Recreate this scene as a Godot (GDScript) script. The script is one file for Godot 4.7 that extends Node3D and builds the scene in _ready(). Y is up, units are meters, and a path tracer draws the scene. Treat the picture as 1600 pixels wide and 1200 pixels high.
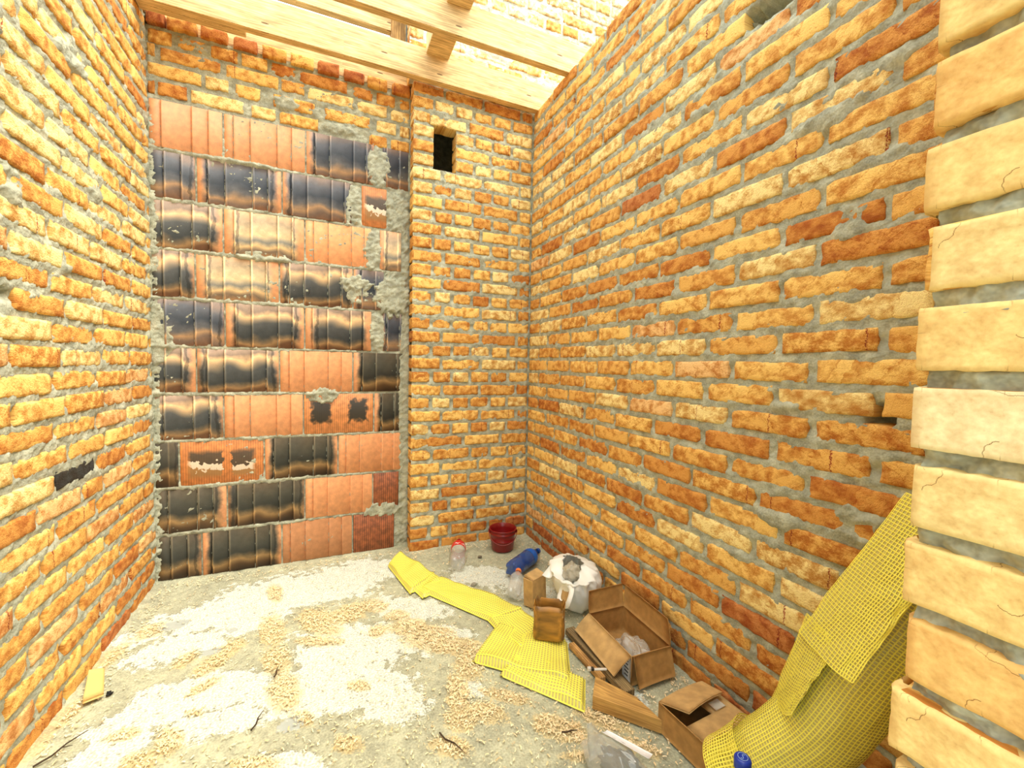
extends Node3D

# ---------------------------------------------------------------- measurements (metres)
const WX := 2.10          # right wall plane
const SX := 1.30          # left edge of the chimney breast
const SZ := 0.10          # front of the chimney breast
const FZ := 2.51          # room side of the front wall (doorway wall)
const CP := 0.0828        # brick course pitch
const Y0 := 0.025         # centre of course 0
const BL := 0.252         # brick length
const BH := 0.0655         # brick height
const WALL_TOP := 2.86

var rng := RandomNumberGenerator.new()
var taken := {}
var brick_mats: Array = []
var stretchers: Array = []
var headers: Array = []
var mortar_mat: StandardMaterial3D
var wood_mats: Array = []

# ---------------------------------------------------------------- helpers
func numbered(called: String) -> String:
	var n: int = taken.get(called, -1) + 1
	taken[called] = n
	return called if n == 0 else "%s_%03d" % [called, n]

func thing(called: String, label: String, category: String, at := Vector3.ZERO, group := "") -> Node3D:
	var o := Node3D.new()
	o.name = numbered(called)
	add_child(o)
	o.position = at
	o.set_meta("label", label)
	o.set_meta("category", category)
	if group != "":
		o.set_meta("group", group)
	return o

func structure(called: String, label: String) -> Node3D:
	var o := Node3D.new()
	o.name = called
	add_child(o)
	o.set_meta("kind", "structure")
	o.set_meta("label", label)
	return o

func part(called: String, mesh: Mesh, m: Material, parent: Node, at := Vector3.ZERO, turn := Basis.IDENTITY) -> MeshInstance3D:
	var o := MeshInstance3D.new()
	o.mesh = mesh
	o.material_override = m
	o.transform = Transform3D(turn, at)
	var key := called + str(parent.get_instance_id())
	var n: int = taken.get(key, -1) + 1
	taken[key] = n
	o.name = called if n == 0 else "%s_%03d" % [called, n]
	parent.add_child(o)
	return o

func c8(r: int, g: int, b: int) -> Color:
	return Color8(r, g, b)

func mat(col: Color, rough := 0.8, metal := 0.0) -> StandardMaterial3D:
	var m := StandardMaterial3D.new()
	m.albedo_color = col
	m.roughness = rough
	m.metallic = metal
	m.cull_mode = BaseMaterial3D.CULL_DISABLED
	return m

func noise(seed_: int, freq: float, oct := 3, kind := FastNoiseLite.TYPE_SIMPLEX_SMOOTH) -> FastNoiseLite:
	var n := FastNoiseLite.new()
	n.seed = seed_
	n.noise_type = kind
	n.frequency = freq
	n.fractal_type = FastNoiseLite.FRACTAL_FBM
	n.fractal_octaves = oct
	return n

func noise_bytes(w: int, h: int, seed_: int, freq: float, oct := 3, kind := FastNoiseLite.TYPE_SIMPLEX_SMOOTH) -> PackedByteArray:
	return noise(seed_, freq, oct, kind).get_image(w, h, false, false, true).get_data()

func tex_rgb(w: int, h: int, data: PackedByteArray) -> ImageTexture:
	var im := Image.create_from_data(w, h, false, Image.FORMAT_RGB8, data)
	return ImageTexture.create_from_image(im)

func noise_tex(size: int, seed_: int, freq: float, oct := 4) -> ImageTexture:
	var im := noise(seed_, freq, oct).get_seamless_image(size, size, false, false, 0.1, true)
	return ImageTexture.create_from_image(im)

# relief drawn with a height texture; scale in centimetres
func relief(m: StandardMaterial3D, t: Texture2D, cm: float) -> void:
	m.heightmap_enabled = true
	m.heightmap_texture = t
	m.heightmap_scale = cm

func triplanar(m: StandardMaterial3D, per_metre: float, world := true) -> void:
	m.uv1_triplanar = true
	m.uv1_world_triplanar = world
	m.uv1_scale = Vector3.ONE * per_metre

# indexed surface from a grid of points, (nu+1) x (nv+1), row by row along u; front faces towards du x dv
func grid_into(st: SurfaceTool, base: int, nu: int, nv: int, flip := false) -> void:
	for j in nv:
		for i in nu:
			var a := base + j * (nu + 1) + i
			var b := a + 1
			var c := a + nu + 1
			var d := c + 1
			if flip:
				for k in [a, b, d, a, d, c]: st.add_index(k)
			else:
				for k in [a, d, b, a, c, d]: st.add_index(k)

func finish(st: SurfaceTool) -> ArrayMesh:
	st.generate_normals()
	return st.commit()

func box_mesh(sx: float, sy: float, sz: float, bevel := 0.003) -> ArrayMesh:
	# chamfered box centred on the origin, flat faces
	var st := SurfaceTool.new()
	st.begin(Mesh.PRIMITIVE_TRIANGLES)
	st.set_smooth_group(-1)
	add_box(st, Vector3.ZERO, Vector3(sx, sy, sz), Basis.IDENTITY, bevel)
	return finish(st)

func quad(st: SurfaceTool, a: Vector3, b: Vector3, c: Vector3, d: Vector3, uvs := []) -> void:
	var p := [a, b, c, a, c, d]
	var ix := [0, 1, 2, 0, 2, 3]
	for i in 6:
		if uvs.size() == 4:
			st.set_uv(uvs[ix[i]])
		st.add_vertex(p[i])

func add_box(st: SurfaceTool, at: Vector3, size: Vector3, turn: Basis, bevel: float) -> void:
	var h := size / 2.0
	var axes := [Vector3(1, 0, 0), Vector3(0, 1, 0), Vector3(0, 0, 1)]
	# faces
	for ax in 3:
		var n: Vector3 = axes[ax]
		var u: Vector3 = axes[(ax + 1) % 3]
		var v: Vector3 = axes[(ax + 2) % 3]
		var hu: float = h[(ax + 1) % 3]
		var hv: float = h[(ax + 2) % 3]
		var iu := hu - bevel
		var iv := hv - bevel
		for s in [1.0, -1.0]:
			var o: Vector3 = n * h[ax] * s
			var p := [o - u * iu - v * iv, o - u * iu + v * iv, o + u * iu + v * iv, o + u * iu - v * iv]
			var q := [Vector2(0, 0), Vector2(0, 2 * hv), Vector2(2 * hu, 2 * hv), Vector2(2 * hu, 0)]
			if ax == 1:
				q = [Vector2(0, 0), Vector2(2 * hv, 0), Vector2(2 * hv, 2 * hu), Vector2(0, 2 * hu)]
			if s < 0:
				p.reverse()
				q.reverse()
			quad(st, at + turn * p[0], at + turn * p[1], at + turn * p[2], at + turn * p[3], q)
	if bevel <= 0.0:
		return
	# edges
	for ax in 3:
		var u: Vector3 = axes[(ax + 1) % 3]
		var v: Vector3 = axes[(ax + 2) % 3]
		var w: Vector3 = axes[ax] * (h[ax] - bevel)
		var hu: float = h[(ax + 1) % 3]
		var hv: float = h[(ax + 2) % 3]
		for su in [1.0, -1.0]:
			for sv in [1.0, -1.0]:
				var a: Vector3 = u * hu * su + v * (hv - bevel) * sv
				var b: Vector3 = u * (hu - bevel) * su + v * hv * sv
				var p := [a - w, a + w, b + w, b - w]
				if su * sv < 0:
					p.reverse()
				quad(st, at + turn * p[0], at + turn * p[1], at + turn * p[2], at + turn * p[3], [Vector2(0, 0), Vector2(0, h[ax] * 2), Vector2(bevel, h[ax] * 2), Vector2(bevel, 0)])
	for sx in [1.0, -1.0]:
		for sy in [1.0, -1.0]:
			for sz in [1.0, -1.0]:
				var a := Vector3(h.x * sx, (h.y - bevel) * sy, (h.z - bevel) * sz)
				var b := Vector3((h.x - bevel) * sx, h.y * sy, (h.z - bevel) * sz)
				var c := Vector3((h.x - bevel) * sx, (h.y - bevel) * sy, h.z * sz)
				var t := [a, c, b] if sx * sy * sz > 0 else [a, b, c]
				for k in t:
					st.set_uv(Vector2.ZERO)
					st.add_vertex(at + turn * k)

# ---------------------------------------------------------------- brick textures and meshes
func make_brick_texture() -> void:
	# 4 x 12 cells, one fired brick face each; tinted by the materials
	var W := 1024
	var H := 1020
	var n1 := noise_bytes(W, H, 11, 0.018, 4)
	var n2 := noise_bytes(W, H, 12, 0.09, 3)
	var n3 := noise_bytes(W, H, 13, 0.35, 2)
	var data := PackedByteArray()
	data.resize(W * H * 3)
	var hgt := PackedByteArray()
	hgt.resize(W * H)
	var r := RandomNumberGenerator.new()
	r.seed = 77
	var cells: Array = []
	for i in 48:
		var bands: Array = []
		if r.randf() < 0.62:
			for b in r.randi_range(1, 3):
				bands.append([r.randf(), r.randf_range(0.05, 0.17), r.randf_range(-0.5, 0.5), r.randf_range(0.35, 0.9)])
		cells.append({"bands": bands, "crack": r.randf() if r.randf() < 0.35 else -1.0, "bias": r.randf_range(-0.2, 0.2), "grain": r.randf_range(0.12, 0.42), "dark": r.randf_range(0.0, 0.5)})
	var at := 0
	for y in H:
		var cy := y / 85
		var v := (y % 85) / 85.0
		for cx in 4:
			var c: Dictionary = cells[cy * 4 + cx]
			var bands: Array = c.bands
			var crack: float = c.crack
			var bias: float = c.bias
			var grain: float = c.grain
			var dk: float = c.dark
			for x in 256:
				var u := x / 256.0
				var m := n1[at] / 255.0
				var k := n2[at] / 255.0
				var f := n3[at] / 255.0
				var t := 0.62 + bias + (m - 0.5) * 1.4 + (k - 0.5) * grain * 1.8 + (f - 0.5) * grain * 1.5
				for b in bands:
					var d: float = absf(u + b[2] * (v - 0.5) + (m - 0.5) * 0.10 - b[0])
					if d < b[1]:
						t += b[3] * 0.42
					elif d < b[1] + 0.012:
						t -= 0.22
				if k < 0.34 and dk > 0.22:
					t -= (0.34 - k) * 1.6 * dk
				var pit := 1.0
				if f < 0.26:
					pit = 0.78
				if crack >= 0.0 and absf(u - crack + (k - 0.5) * 0.04) < 0.005:
					pit = 0.42
				t = clampf(t, 0.0, 1.0)
				var i3 := at * 3
				data[i3] = int((192.0 + 63.0 * t) * (0.5 + 0.5 * pit))
				data[i3 + 1] = int((144.0 + 108.0 * t) * pit)
				data[i3 + 2] = int((88.0 + 146.0 * t) * pit)
				hgt[at] = int(clampf((0.35 + 0.35 * k + 0.3 * f) * pit, 0.0, 1.0) * 255.0)
				at += 1
	var col := tex_rgb(W, H, data)
	var hi := ImageTexture.create_from_image(Image.create_from_data(W, H, false, Image.FORMAT_L8, hgt))
	# pale, straw, orange, deep orange, red brown, dusty rose, soot black, near-white with sky glare painted in for the stack
	var tints := [c8(250, 232, 172), c8(248, 210, 130), c8(234, 186, 106), c8(218, 158, 82), c8(200, 132, 76), c8(244, 204, 150), c8(52, 54, 56), c8(255, 248, 218)]
	for t in tints:
		var m := mat(t, 0.88)
		m.albedo_texture = col
		relief(m, hi, 0.40)
		brick_mats.append(m)

# one brick: front face at z = 0 looking along +z, worn edges, sides running back
func brick_mesh(L: float, H: float, D: float, seed_: int, rough: float, cell: int) -> ArrayMesh:
	var r := RandomNumberGenerator.new()
	r.seed = seed_
	var ns := noise(seed_, 9.0, 2)
	var nu := 12 if L > 0.18 else 7
	var nv := 5
	var st := SurfaceTool.new()
	st.begin(Mesh.PRIMITIVE_TRIANGLES)
	var cu := (cell % 4) * 0.25
	var cv := float(cell / 4) / 12.0
	var su := 0.25 * L / BL * 0.96
	var du := r.randf() * (0.25 - su) if L < 0.2 else 0.004
	var pts: Array = []
	var chip: Array = []
	for c in 4:
		chip.append(r.randf() * 0.016 if r.randf() < 0.45 else r.randf() * 0.004)
	for j in nv + 1:
		var row: Array = []
		for i in nu + 1:
			var a := float(i) / nu * 2.0 - 1.0
			var b := float(j) / nv * 2.0 - 1.0
			# denser rows near the edge
			b = signf(b) * pow(absf(b), 0.72)
			var x := a * L / 2.0
			var y := b * H / 2.0
			var edge := maxf(absf(a) * L / 2.0 - (L / 2.0 - 0.006), absf(b) * H / 2.0 - (H / 2.0 - 0.006))
			var z := ns.get_noise_2d(x * 4.0, y * 4.0) * rough + ns.get_noise_2d(x * 14.0 + 7.0, y * 14.0) * rough * 0.6
			var ragx := ns.get_noise_2d(y * 6.0, 31.0 + a) * 0.006
			var ragy := ns.get_noise_2d(x * 6.0, 77.0 + b) * (0.004 + rough * 0.9)
			if absf(a) > 0.99:
				x -= signf(a) * (absf(ragx) + 0.001)
			if absf(b) > 0.99:
				y -= signf(b) * (absf(ragy) + 0.0005)
			# knocked-off corners
			var ci := (0 if a < 0.0 else 1) + (0 if b < 0.0 else 2)
			var cd := (L / 2.0 - absf(x)) + (H / 2.0 - absf(y))
			var cs: float = chip[ci]
			if cd < cs:
				x -= signf(a) * (cs - cd) * 0.5
				y -= signf(b) * (cs - cd) * 0.5
				z -= (cs - cd) * 0.4
			if edge > 0.0:
				z -= edge * 0.55
			row.append(Vector3(x, y, z))
		pts.append(row)
	for j in nv + 1:
		for i in nu + 1:
			var p: Vector3 = pts[j][i]
			st.set_uv(Vector2(cu + du + su * (p.x / L + 0.5), cv + (0.5 - p.y / H * 0.94) / 12.0))
			st.add_vertex(p)
	grid_into(st, 0, nu, nv)
	# rim running back
	var ring: Array = []
	for i in nu + 1: ring.append(pts[0][i])
	for j in range(1, nv + 1): ring.append(pts[j][nu])
	for i in range(nu - 1, -1, -1): ring.append(pts[nv][i])
	for j in range(nv - 1, 0, -1): ring.append(pts[j][0])
	var n := ring.size()
	var base := (nu + 1) * (nv + 1)
	for k in [0.0, 0.004, D]:
		for i in n:
			var p: Vector3 = ring[i]
			var q := Vector3(p.x, p.y, p.z - k)
			if k > 0.0:
				q.x = p.x + signf(p.x) * 0.0012
				q.y = p.y + signf(p.y) * 0.0008
			if k == D:
				q.z = -D
			st.set_uv(Vector2(cu + du + su * (p.x / L * 0.97 + 0.5) , cv + (0.5 - p.y / H * 0.92) / 12.0))
			st.add_vertex(q)
	for k in 2:
		for i in n:
			var a := base + k * n + i
			var b := base + k * n + (i + 1) % n
			for q in [a, b, b + n, a, b + n, a + n]: st.add_index(q)
	return finish(st)

func make_brick_meshes() -> void:
	for i in 22:
		stretchers.append(brick_mesh(BL, BH, 0.10, 500 + i, 0.0010 if i % 3 == 0 else (0.0022 if i % 3 == 1 else 0.0042), i))
	for i in 14:
		headers.append(brick_mesh(0.122, BH, 0.10, 900 + i, 0.0012 if i % 3 == 0 else (0.0022 if i % 3 == 1 else 0.004), 22 + i))

# a bed of trowelled mortar over a wall plane; blobs [u, v, ru, rv, lift]
func mortar_mesh(u0: float, u1: float, v0: float, v1: float, step: float, seed_: int, base: float, blobs := [], hole := Rect2(), amp := 0.0075, beds := -1.0) -> ArrayMesh:
	var nu := int(ceil((u1 - u0) / step))
	var nv := int(ceil((v1 - v0) / step))
	var na := noise(seed_, 11.0, 3)
	var nb := noise(seed_ + 1, 42.0, 2)
	var nc := noise(seed_ + 2, 2.6, 2)
	var st := SurfaceTool.new()
	st.begin(Mesh.PRIMITIVE_TRIANGLES)
	for j in nv + 1:
		for i in nu + 1:
			var u := u0 + (u1 - u0) * i / nu
			var v := v0 + (v1 - v0) * j / nv
			var h := base + na.get_noise_2d(u, v * 1.7) * amp + nb.get_noise_2d(u, v) * amp * 0.65 + nc.get_noise_2d(u, v) * 0.004
			if beds >= 0.0:
				# the mortar sits in the bed joints and thins out behind the brick faces
				var e := (v - beds) / CP
				e = absf(e - roundf(e))
				if e < 0.30:
					h -= 0.009 * (1.0 - e / 0.30)
			for b in blobs:
				var du: float = (u - b[0]) / b[2]
				var dv: float = (v - b[1]) / b[3]
				var d := du * du + dv * dv
				if d < 2.5:
					d += na.get_noise_2d(u * 2.0, v * 2.0) * 0.7
					if d < 1.0:
						h += b[4] * minf(1.0, (1.0 - d) * 3.0)
			st.set_uv(Vector2(u, -v))
			st.add_vertex(Vector3(u, v, h))
	if hole.size.x <= 0.0:
		grid_into(st, 0, nu, nv)
	else:
		for j in nv:
			for i in nu:
				var u := u0 + (u1 - u0) * (i + 0.5) / nu
				var v := v0 + (v1 - v0) * (j + 0.5) / nv
				if hole.has_point(Vector2(u, v)):
					continue
				var a := j * (nu + 1) + i
				var c := a + nu + 1
				for k in [a, c + 1, a + 1, a, c, c + 1]: st.add_index(k)
	return finish(st)

func pick_tint(weights: Array) -> int:
	var x := rng.randf()
	for i in weights.size():
		x -= weights[i]
		if x <= 0.0:
			return i
	return 1

# one brick laid in a wall; rest: SurfaceTool that takes the bricks which are not parts of their own
func lay(parent: Node3D, ua: float, ub: float, v: float, w: float, tint: int, rest = null, proud := 0.0) -> void:
	var L := ub - ua
	if L < 0.02:
		return
	var pool: Array = stretchers if L > 0.175 else headers
	var full := BL if L > 0.175 else 0.122
	var mesh: ArrayMesh = pool[rng.randi() % pool.size()]
	var turn := Basis(Vector3(0, 0, 1), rng.randf_range(-0.012, 0.012)) * Basis.from_scale(Vector3(L / full, 1.0 + rng.randf_range(-0.06, 0.04), 1.0))
	if rng.randf() < 0.5:
		turn = turn * Basis(Vector3(0, 0, 1), PI)
	var at := Vector3((ua + ub) / 2.0, v + rng.randf_range(-0.003, 0.003), w + proud + rng.randf_range(-0.003, 0.0035))
	if rest == null:
		part("brick", mesh, brick_mats[tint], parent, at, turn)
	else:
		rest.append_from(mesh, 0, Transform3D(turn, at))

func course(parent: Node3D, k: int, u0: float, u1: float, joints: Array, w: float, weights: Array, rest_from := 1e9, rest = null, skip := []) -> void:
	# joints: ascending positions along u of the upright joints
	var v := Y0 + CP * k
	var cuts: Array = [u0]
	for j in joints:
		if j > u0 + 0.03 and j < u1 - 0.03:
			cuts.append(j)
	cuts.append(u1)
	for i in cuts.size() - 1:
		var a: float = cuts[i]
		var b: float = cuts[i + 1]
		var mid := (a + b) / 2.0
		var gap := rng.randf_range(0.006, 0.012)
		var ends := [0.0 if i == 0 else gap, 0.0 if i == cuts.size() - 2 else gap]
		var tint := pick_tint(weights)
		var drop := false
		for s in skip:
			if s[0] == k and mid > s[1] - 0.12 and mid < s[1] + 0.12:
				if s[2] < 0:
					drop = true
				else:
					tint = s[2]
		if drop:
			continue
		if absf(mid) > rest_from:
			lay(parent, a + ends[0], b - ends[1], v, w, tint, rest)
		else:
			lay(parent, a + ends[0], b - ends[1], v, w, tint)

func periodic(phase: float, period: float, upto: float) -> Array:
	var out: Array = []
	var x := phase
	while x < upto:
		out.append(x + rng.randf_range(-0.006, 0.006))
		x += period
	return out

func stuff_part(called: String, st: SurfaceTool, m: Material, parent: Node3D) -> void:
	var o := part(called, st.commit(), m, parent)
	o.set_meta("kind", "stuff")

# ---------------------------------------------------------------- the room
func build_right_wall() -> void:
	var w := structure("wall_right", "long wall of orange bricks in grey mortar on the right")
	w.transform = Transform3D(Basis(Vector3(0, 0, 1), Vector3(0, 1, 0), Vector3(-1, 0, 0)), Vector3(WX, 0, 0))
	var blobs := [[1.978, 1.902, 0.09, 0.05, 0.010], [2.058, 1.579, 0.05, 0.05, 0.010], [1.292, 1.414, 0.035, 0.045, 0.009], [2.11, 0.784, 0.06, 0.05, 0.009], [2.137, 1.95, 0.04, 0.04, 0.009], [1.52, 2.17, 0.05, 0.05, 0.010], [1.85, 2.02, 0.05, 0.03, 0.009], [1.44, 1.50, 0.03, 0.045, 0.008], [1.9, 1.08, 0.06, 0.02, 0.009], [1.76, 0.55, 0.05, 0.025, 0.009], [1.9, 0.72, 0.07, 0.03, 0.008], [1.80, 2.34, 0.12, 0.040, -0.10], [2.145, 1.07, 0.03, 0.03, -0.08], [0.5, 1.3, 0.03, 0.02, 0.008], [0.9, 0.9, 0.03, 0.02, 0.008]]
	part("mortar", mortar_mesh(0.0, FZ + 0.3, -0.02, WALL_TOP + 0.002, 0.0105, 41, -0.0048, blobs, Rect2(), 0.0078, Y0), mortar_mat, w)
	part("core", box_mesh(FZ + 0.3, WALL_TOP - 0.02, 0.20, 0.0), mortar_mat, w, Vector3((FZ + 0.3) / 2.0, (WALL_TOP - 0.02) / 2.0, -0.23))
	var low := [0.06, 0.21, 0.06, 0.21, 0.08, 0.15, 0.01, 0.20, 0.01, 0.20]
	var rest := SurfaceTool.new()
	rest.begin(Mesh.PRIMITIVE_TRIANGLES)
	for k in 35:
		var ph: float = low[k] if k < 10 else (0.09 if k % 2 == 0 else 0.25)
		var wts := [0.20, 0.36, 0.28, 0.13, 0.01, 0.02]
		if k < 2:
			wts = [0.0, 0.04, 0.16, 0.40, 0.40, 0.0]
		elif k < 12:
			wts = [0.12, 0.30, 0.36, 0.20, 0.01, 0.01]
		elif k > 24:
			wts = [0.26, 0.42, 0.22, 0.07, 0.0, 0.03]
		var js := periodic(ph, 0.27, FZ + 0.3)
		course(w, k, SZ if k < 35 else 0.0, FZ + 0.28, js, 0.0, wts, 2.22, rest, [[28, 1.845, -1]])
	stuff_part("brick_courses", rest, brick_mats[2], w)

func build_left_wall() -> void:
	var w := structure("wall_left", "wall of pale yellow and orange bricks on the left")
	w.transform = Transform3D(Basis(Vector3(0, 0, -1), Vector3(0, 1, 0), Vector3(1, 0, 0)), Vector3.ZERO)
	var blobs := [[-0.711, 2.235, 0.10, 0.05, 0.014], [-0.02, 1.2, 0.03, 1.8, 0.007], [-1.20, 1.35, 0.12, 0.040, -0.10], [-1.05, 1.67, 0.05, 0.06, 0.010], [-0.78, 1.50, 0.04, 0.03, 0.009], [-0.9, 1.36, 0.12, 0.015, 0.008], [-0.35, 0.95, 0.03, 0.03, 0.008], [-1.1, 2.12, 0.04, 0.05, 0.010], [-0.55, 1.83, 0.05, 0.03, 0.009]]
	var h := Y0 + CP * 36
	part("mortar", mortar_mesh(-FZ - 0.3, 0.05, -0.02, h, 0.0105, 51, -0.0042, blobs, Rect2(), 0.0078, Y0), mortar_mat, w)
	part("core", box_mesh(FZ + 0.5, h - 0.02, 0.20, 0.0), mortar_mat, w, Vector3(-(FZ + 0.1) / 2.0, (h - 0.02) / 2.0, -0.23))
	var ph := [0.03, 0.18, 0.04, 0.20, 0.14, 0.26, 0.13, 0.04, 0.26, 0.04, 0.24, 0.03, 0.24, 0.03, 0.25, 0.03, 0.23, 0.03, 0.23, 0.04, 0.22, 0.04, 0.23, 0.03, 0.22, 0.02, 0.15, 0.05, 0.12, 0.25, 0.18, 0.05, 0.20, 0.06, 0.20, 0.05]
	var rest := SurfaceTool.new()
	rest.begin(Mesh.PRIMITIVE_TRIANGLES)
	for k in 36:
		var js := periodic(ph[k], 0.279, FZ + 0.3)
		if k == 8:
			js = [0.26, 0.54, 0.71, 0.98, 1.26, 1.54, 1.82, 2.1, 2.38]
		var neg: Array = []
		for j in js:
			neg.append(-j)
		neg.reverse()
		var wts := [0.30, 0.36, 0.22, 0.05, 0.0, 0.07]
		if k < 2:
			wts = [0.0, 0.08, 0.30, 0.30, 0.17, 0.15]
		elif k < 9:
			wts = [0.06, 0.30, 0.42, 0.16, 0.0, 0.06]
		elif k < 18:
			wts = [0.20, 0.44, 0.26, 0.04, 0.0, 0.06]
		course(w, k, -FZ - 0.28, 0.0, neg, 0.0, wts, 1.24, rest, [[9, -0.74, 6], [16, -1.2, -1]])
	stuff_part("brick_courses", rest, brick_mats[1], w)

func build_chimney() -> void:
	var w := structure("wall_chimney", "brick chimney breast with a dark vent opening, rising past the joists")
	w.position = Vector3(0, 0, SZ)
	var top := 4.6
	var skylit_mortar: StandardMaterial3D = mortar_mat.duplicate()  # lightened copy: glare of the open sky put into the stack mortar colour
	skylit_mortar.albedo_color = c8(236, 234, 216)
	var hole := Rect2(1.428, 2.386, 0.14, 0.254)
	part("mortar", mortar_mesh(SX + 0.004, WX + 0.02, -0.02, WALL_TOP, 0.012, 61, -0.0052, [[1.72, 1.86, 0.14, 0.03, 0.008], [1.48, 2.70, 0.04, 0.04, 0.010], [1.98, 1.75, 0.10, 0.05, 0.007], [2.06, 1.0, 0.03, 0.9, 0.006], [1.6, 1.22, 0.04, 0.03, 0.006], [1.8, 0.6, 0.05, 0.02, 0.007]], hole, 0.0075, Y0), mortar_mat, w)
	# hollow flue behind the half-brick front, open to the room only through the vent
	for b in [[SX + 0.005, 1.33], [1.75, 3.1]]:
		part("core", box_mesh(b[1] - b[0], top, 0.50, 0.0), mortar_mat, w, Vector3((b[0] + b[1]) / 2.0, top / 2.0, -0.36))
	part("core", box_mesh(0.44, 1.8, 0.50, 0.0), mortar_mat, w, Vector3(1.54, 0.9, -0.36))
	part("core", box_mesh(0.44, top - 2.95, 0.50, 0.0), mortar_mat, w, Vector3(1.54, (top + 2.95) / 2.0, -0.36))
	part("duct_back", box_mesh(0.5, 1.4, 0.05, 0.0), mortar_mat, w, Vector3(1.54, 2.4, -0.60))
	for k in 35:
		var wts := [0.20, 0.40, 0.30, 0.09, 0.01, 0.0]
		if k < 2:
			wts = [0.0, 0.05, 0.35, 0.40, 0.20, 0.0]
		elif k > 26:
			wts = [0.42, 0.36, 0.18, 0.02, 0.0, 0.02]
		if k == 34:
			wts = [0.0, 0.0, 0.2, 0.5, 0.3, 0.0]  # deeper tints paint in the shade under the joist
		var js: Array = [1.49, 1.75, 2.01] if k % 2 == 0 else [1.425, 1.556, 1.683, 1.815, 1.945]
		if k == 8 or k == 32:
			js = [1.39, 1.64, 1.897]
		if k == 7:
			js = [1.426, 1.688, 1.827, 1.953]
		if k == 2:
			js = [1.473, 1.733, 1.984]
		var jj: Array = []
		for j in js:
			jj.append(j + rng.randf_range(-0.006, 0.006))
		if k >= 29 and k <= 31:
			# either side of the vent
			course(w, k, SX, 1.428, [], 0.0, wts)
			course(w, k, 1.568, WX - 0.005, [1.69, 1.815, 1.945] if k % 2 == 1 else [1.80, 2.01], 0.0, wts)
		else:
			course(w, k, SX, WX - 0.005, jj, 0.0, wts)
	# left cheek of the chimney breast
	var cheek := SurfaceTool.new()
	cheek.begin(Mesh.PRIMITIVE_TRIANGLES)
	for k in 35:
		var mesh: ArrayMesh = headers[rng.randi() % headers.size()]
		cheek.append_from(mesh, 0, Transform3D(Basis(Vector3(0, 0, 1), Vector3(0, 1, 0), Vector3(-1, 0, 0)) * Basis.from_scale(Vector3(0.75, 1, 1)), Vector3(SX + 0.001, Y0 + CP * k, -0.048)))
	stuff_part("cheek_bricks", cheek, brick_mats[2], w)
	# the stack above the joists
	part("stack_mortar", mortar_mesh(SX - 0.02, 3.1, WALL_TOP + 0.005, top, 0.016, 66, -0.0065, [[1.9, 3.2, 0.2, 0.04, 0.008], [2.5, 3.4, 0.2, 0.05, 0.008]]), skylit_mortar, w, Vector3(0, 0, -0.02))
	for k in range(35, 55):  # mostly the palest tints, painting bright skylight onto the stack bricks
		course(w, k, SX - 0.02, 3.1, periodic(1.37 if k % 2 == 0 else 1.50, 0.27 if k % 3 > 0 else 0.135, 3.1), -0.02, [0.30, 0.14, 0.04, 0.0, 0.0, 0.02, 0.0, 0.50])

# ---------------------------------------------------------------- hollow clay blocks of the back wall
var block_mat: StandardMaterial3D
var block_red: StandardMaterial3D

func ramp(stops: Array, t: float) -> Vector3:
	if t <= stops[0][0]:
		return stops[0][1]
	for i in range(1, stops.size()):
		if t <= stops[i][0]:
			var f: float = (t - stops[i - 1][0]) / (stops[i][0] - stops[i - 1][0])
			return stops[i - 1][1].lerp(stops[i][1], f)
	return stops[-1][1]

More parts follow.
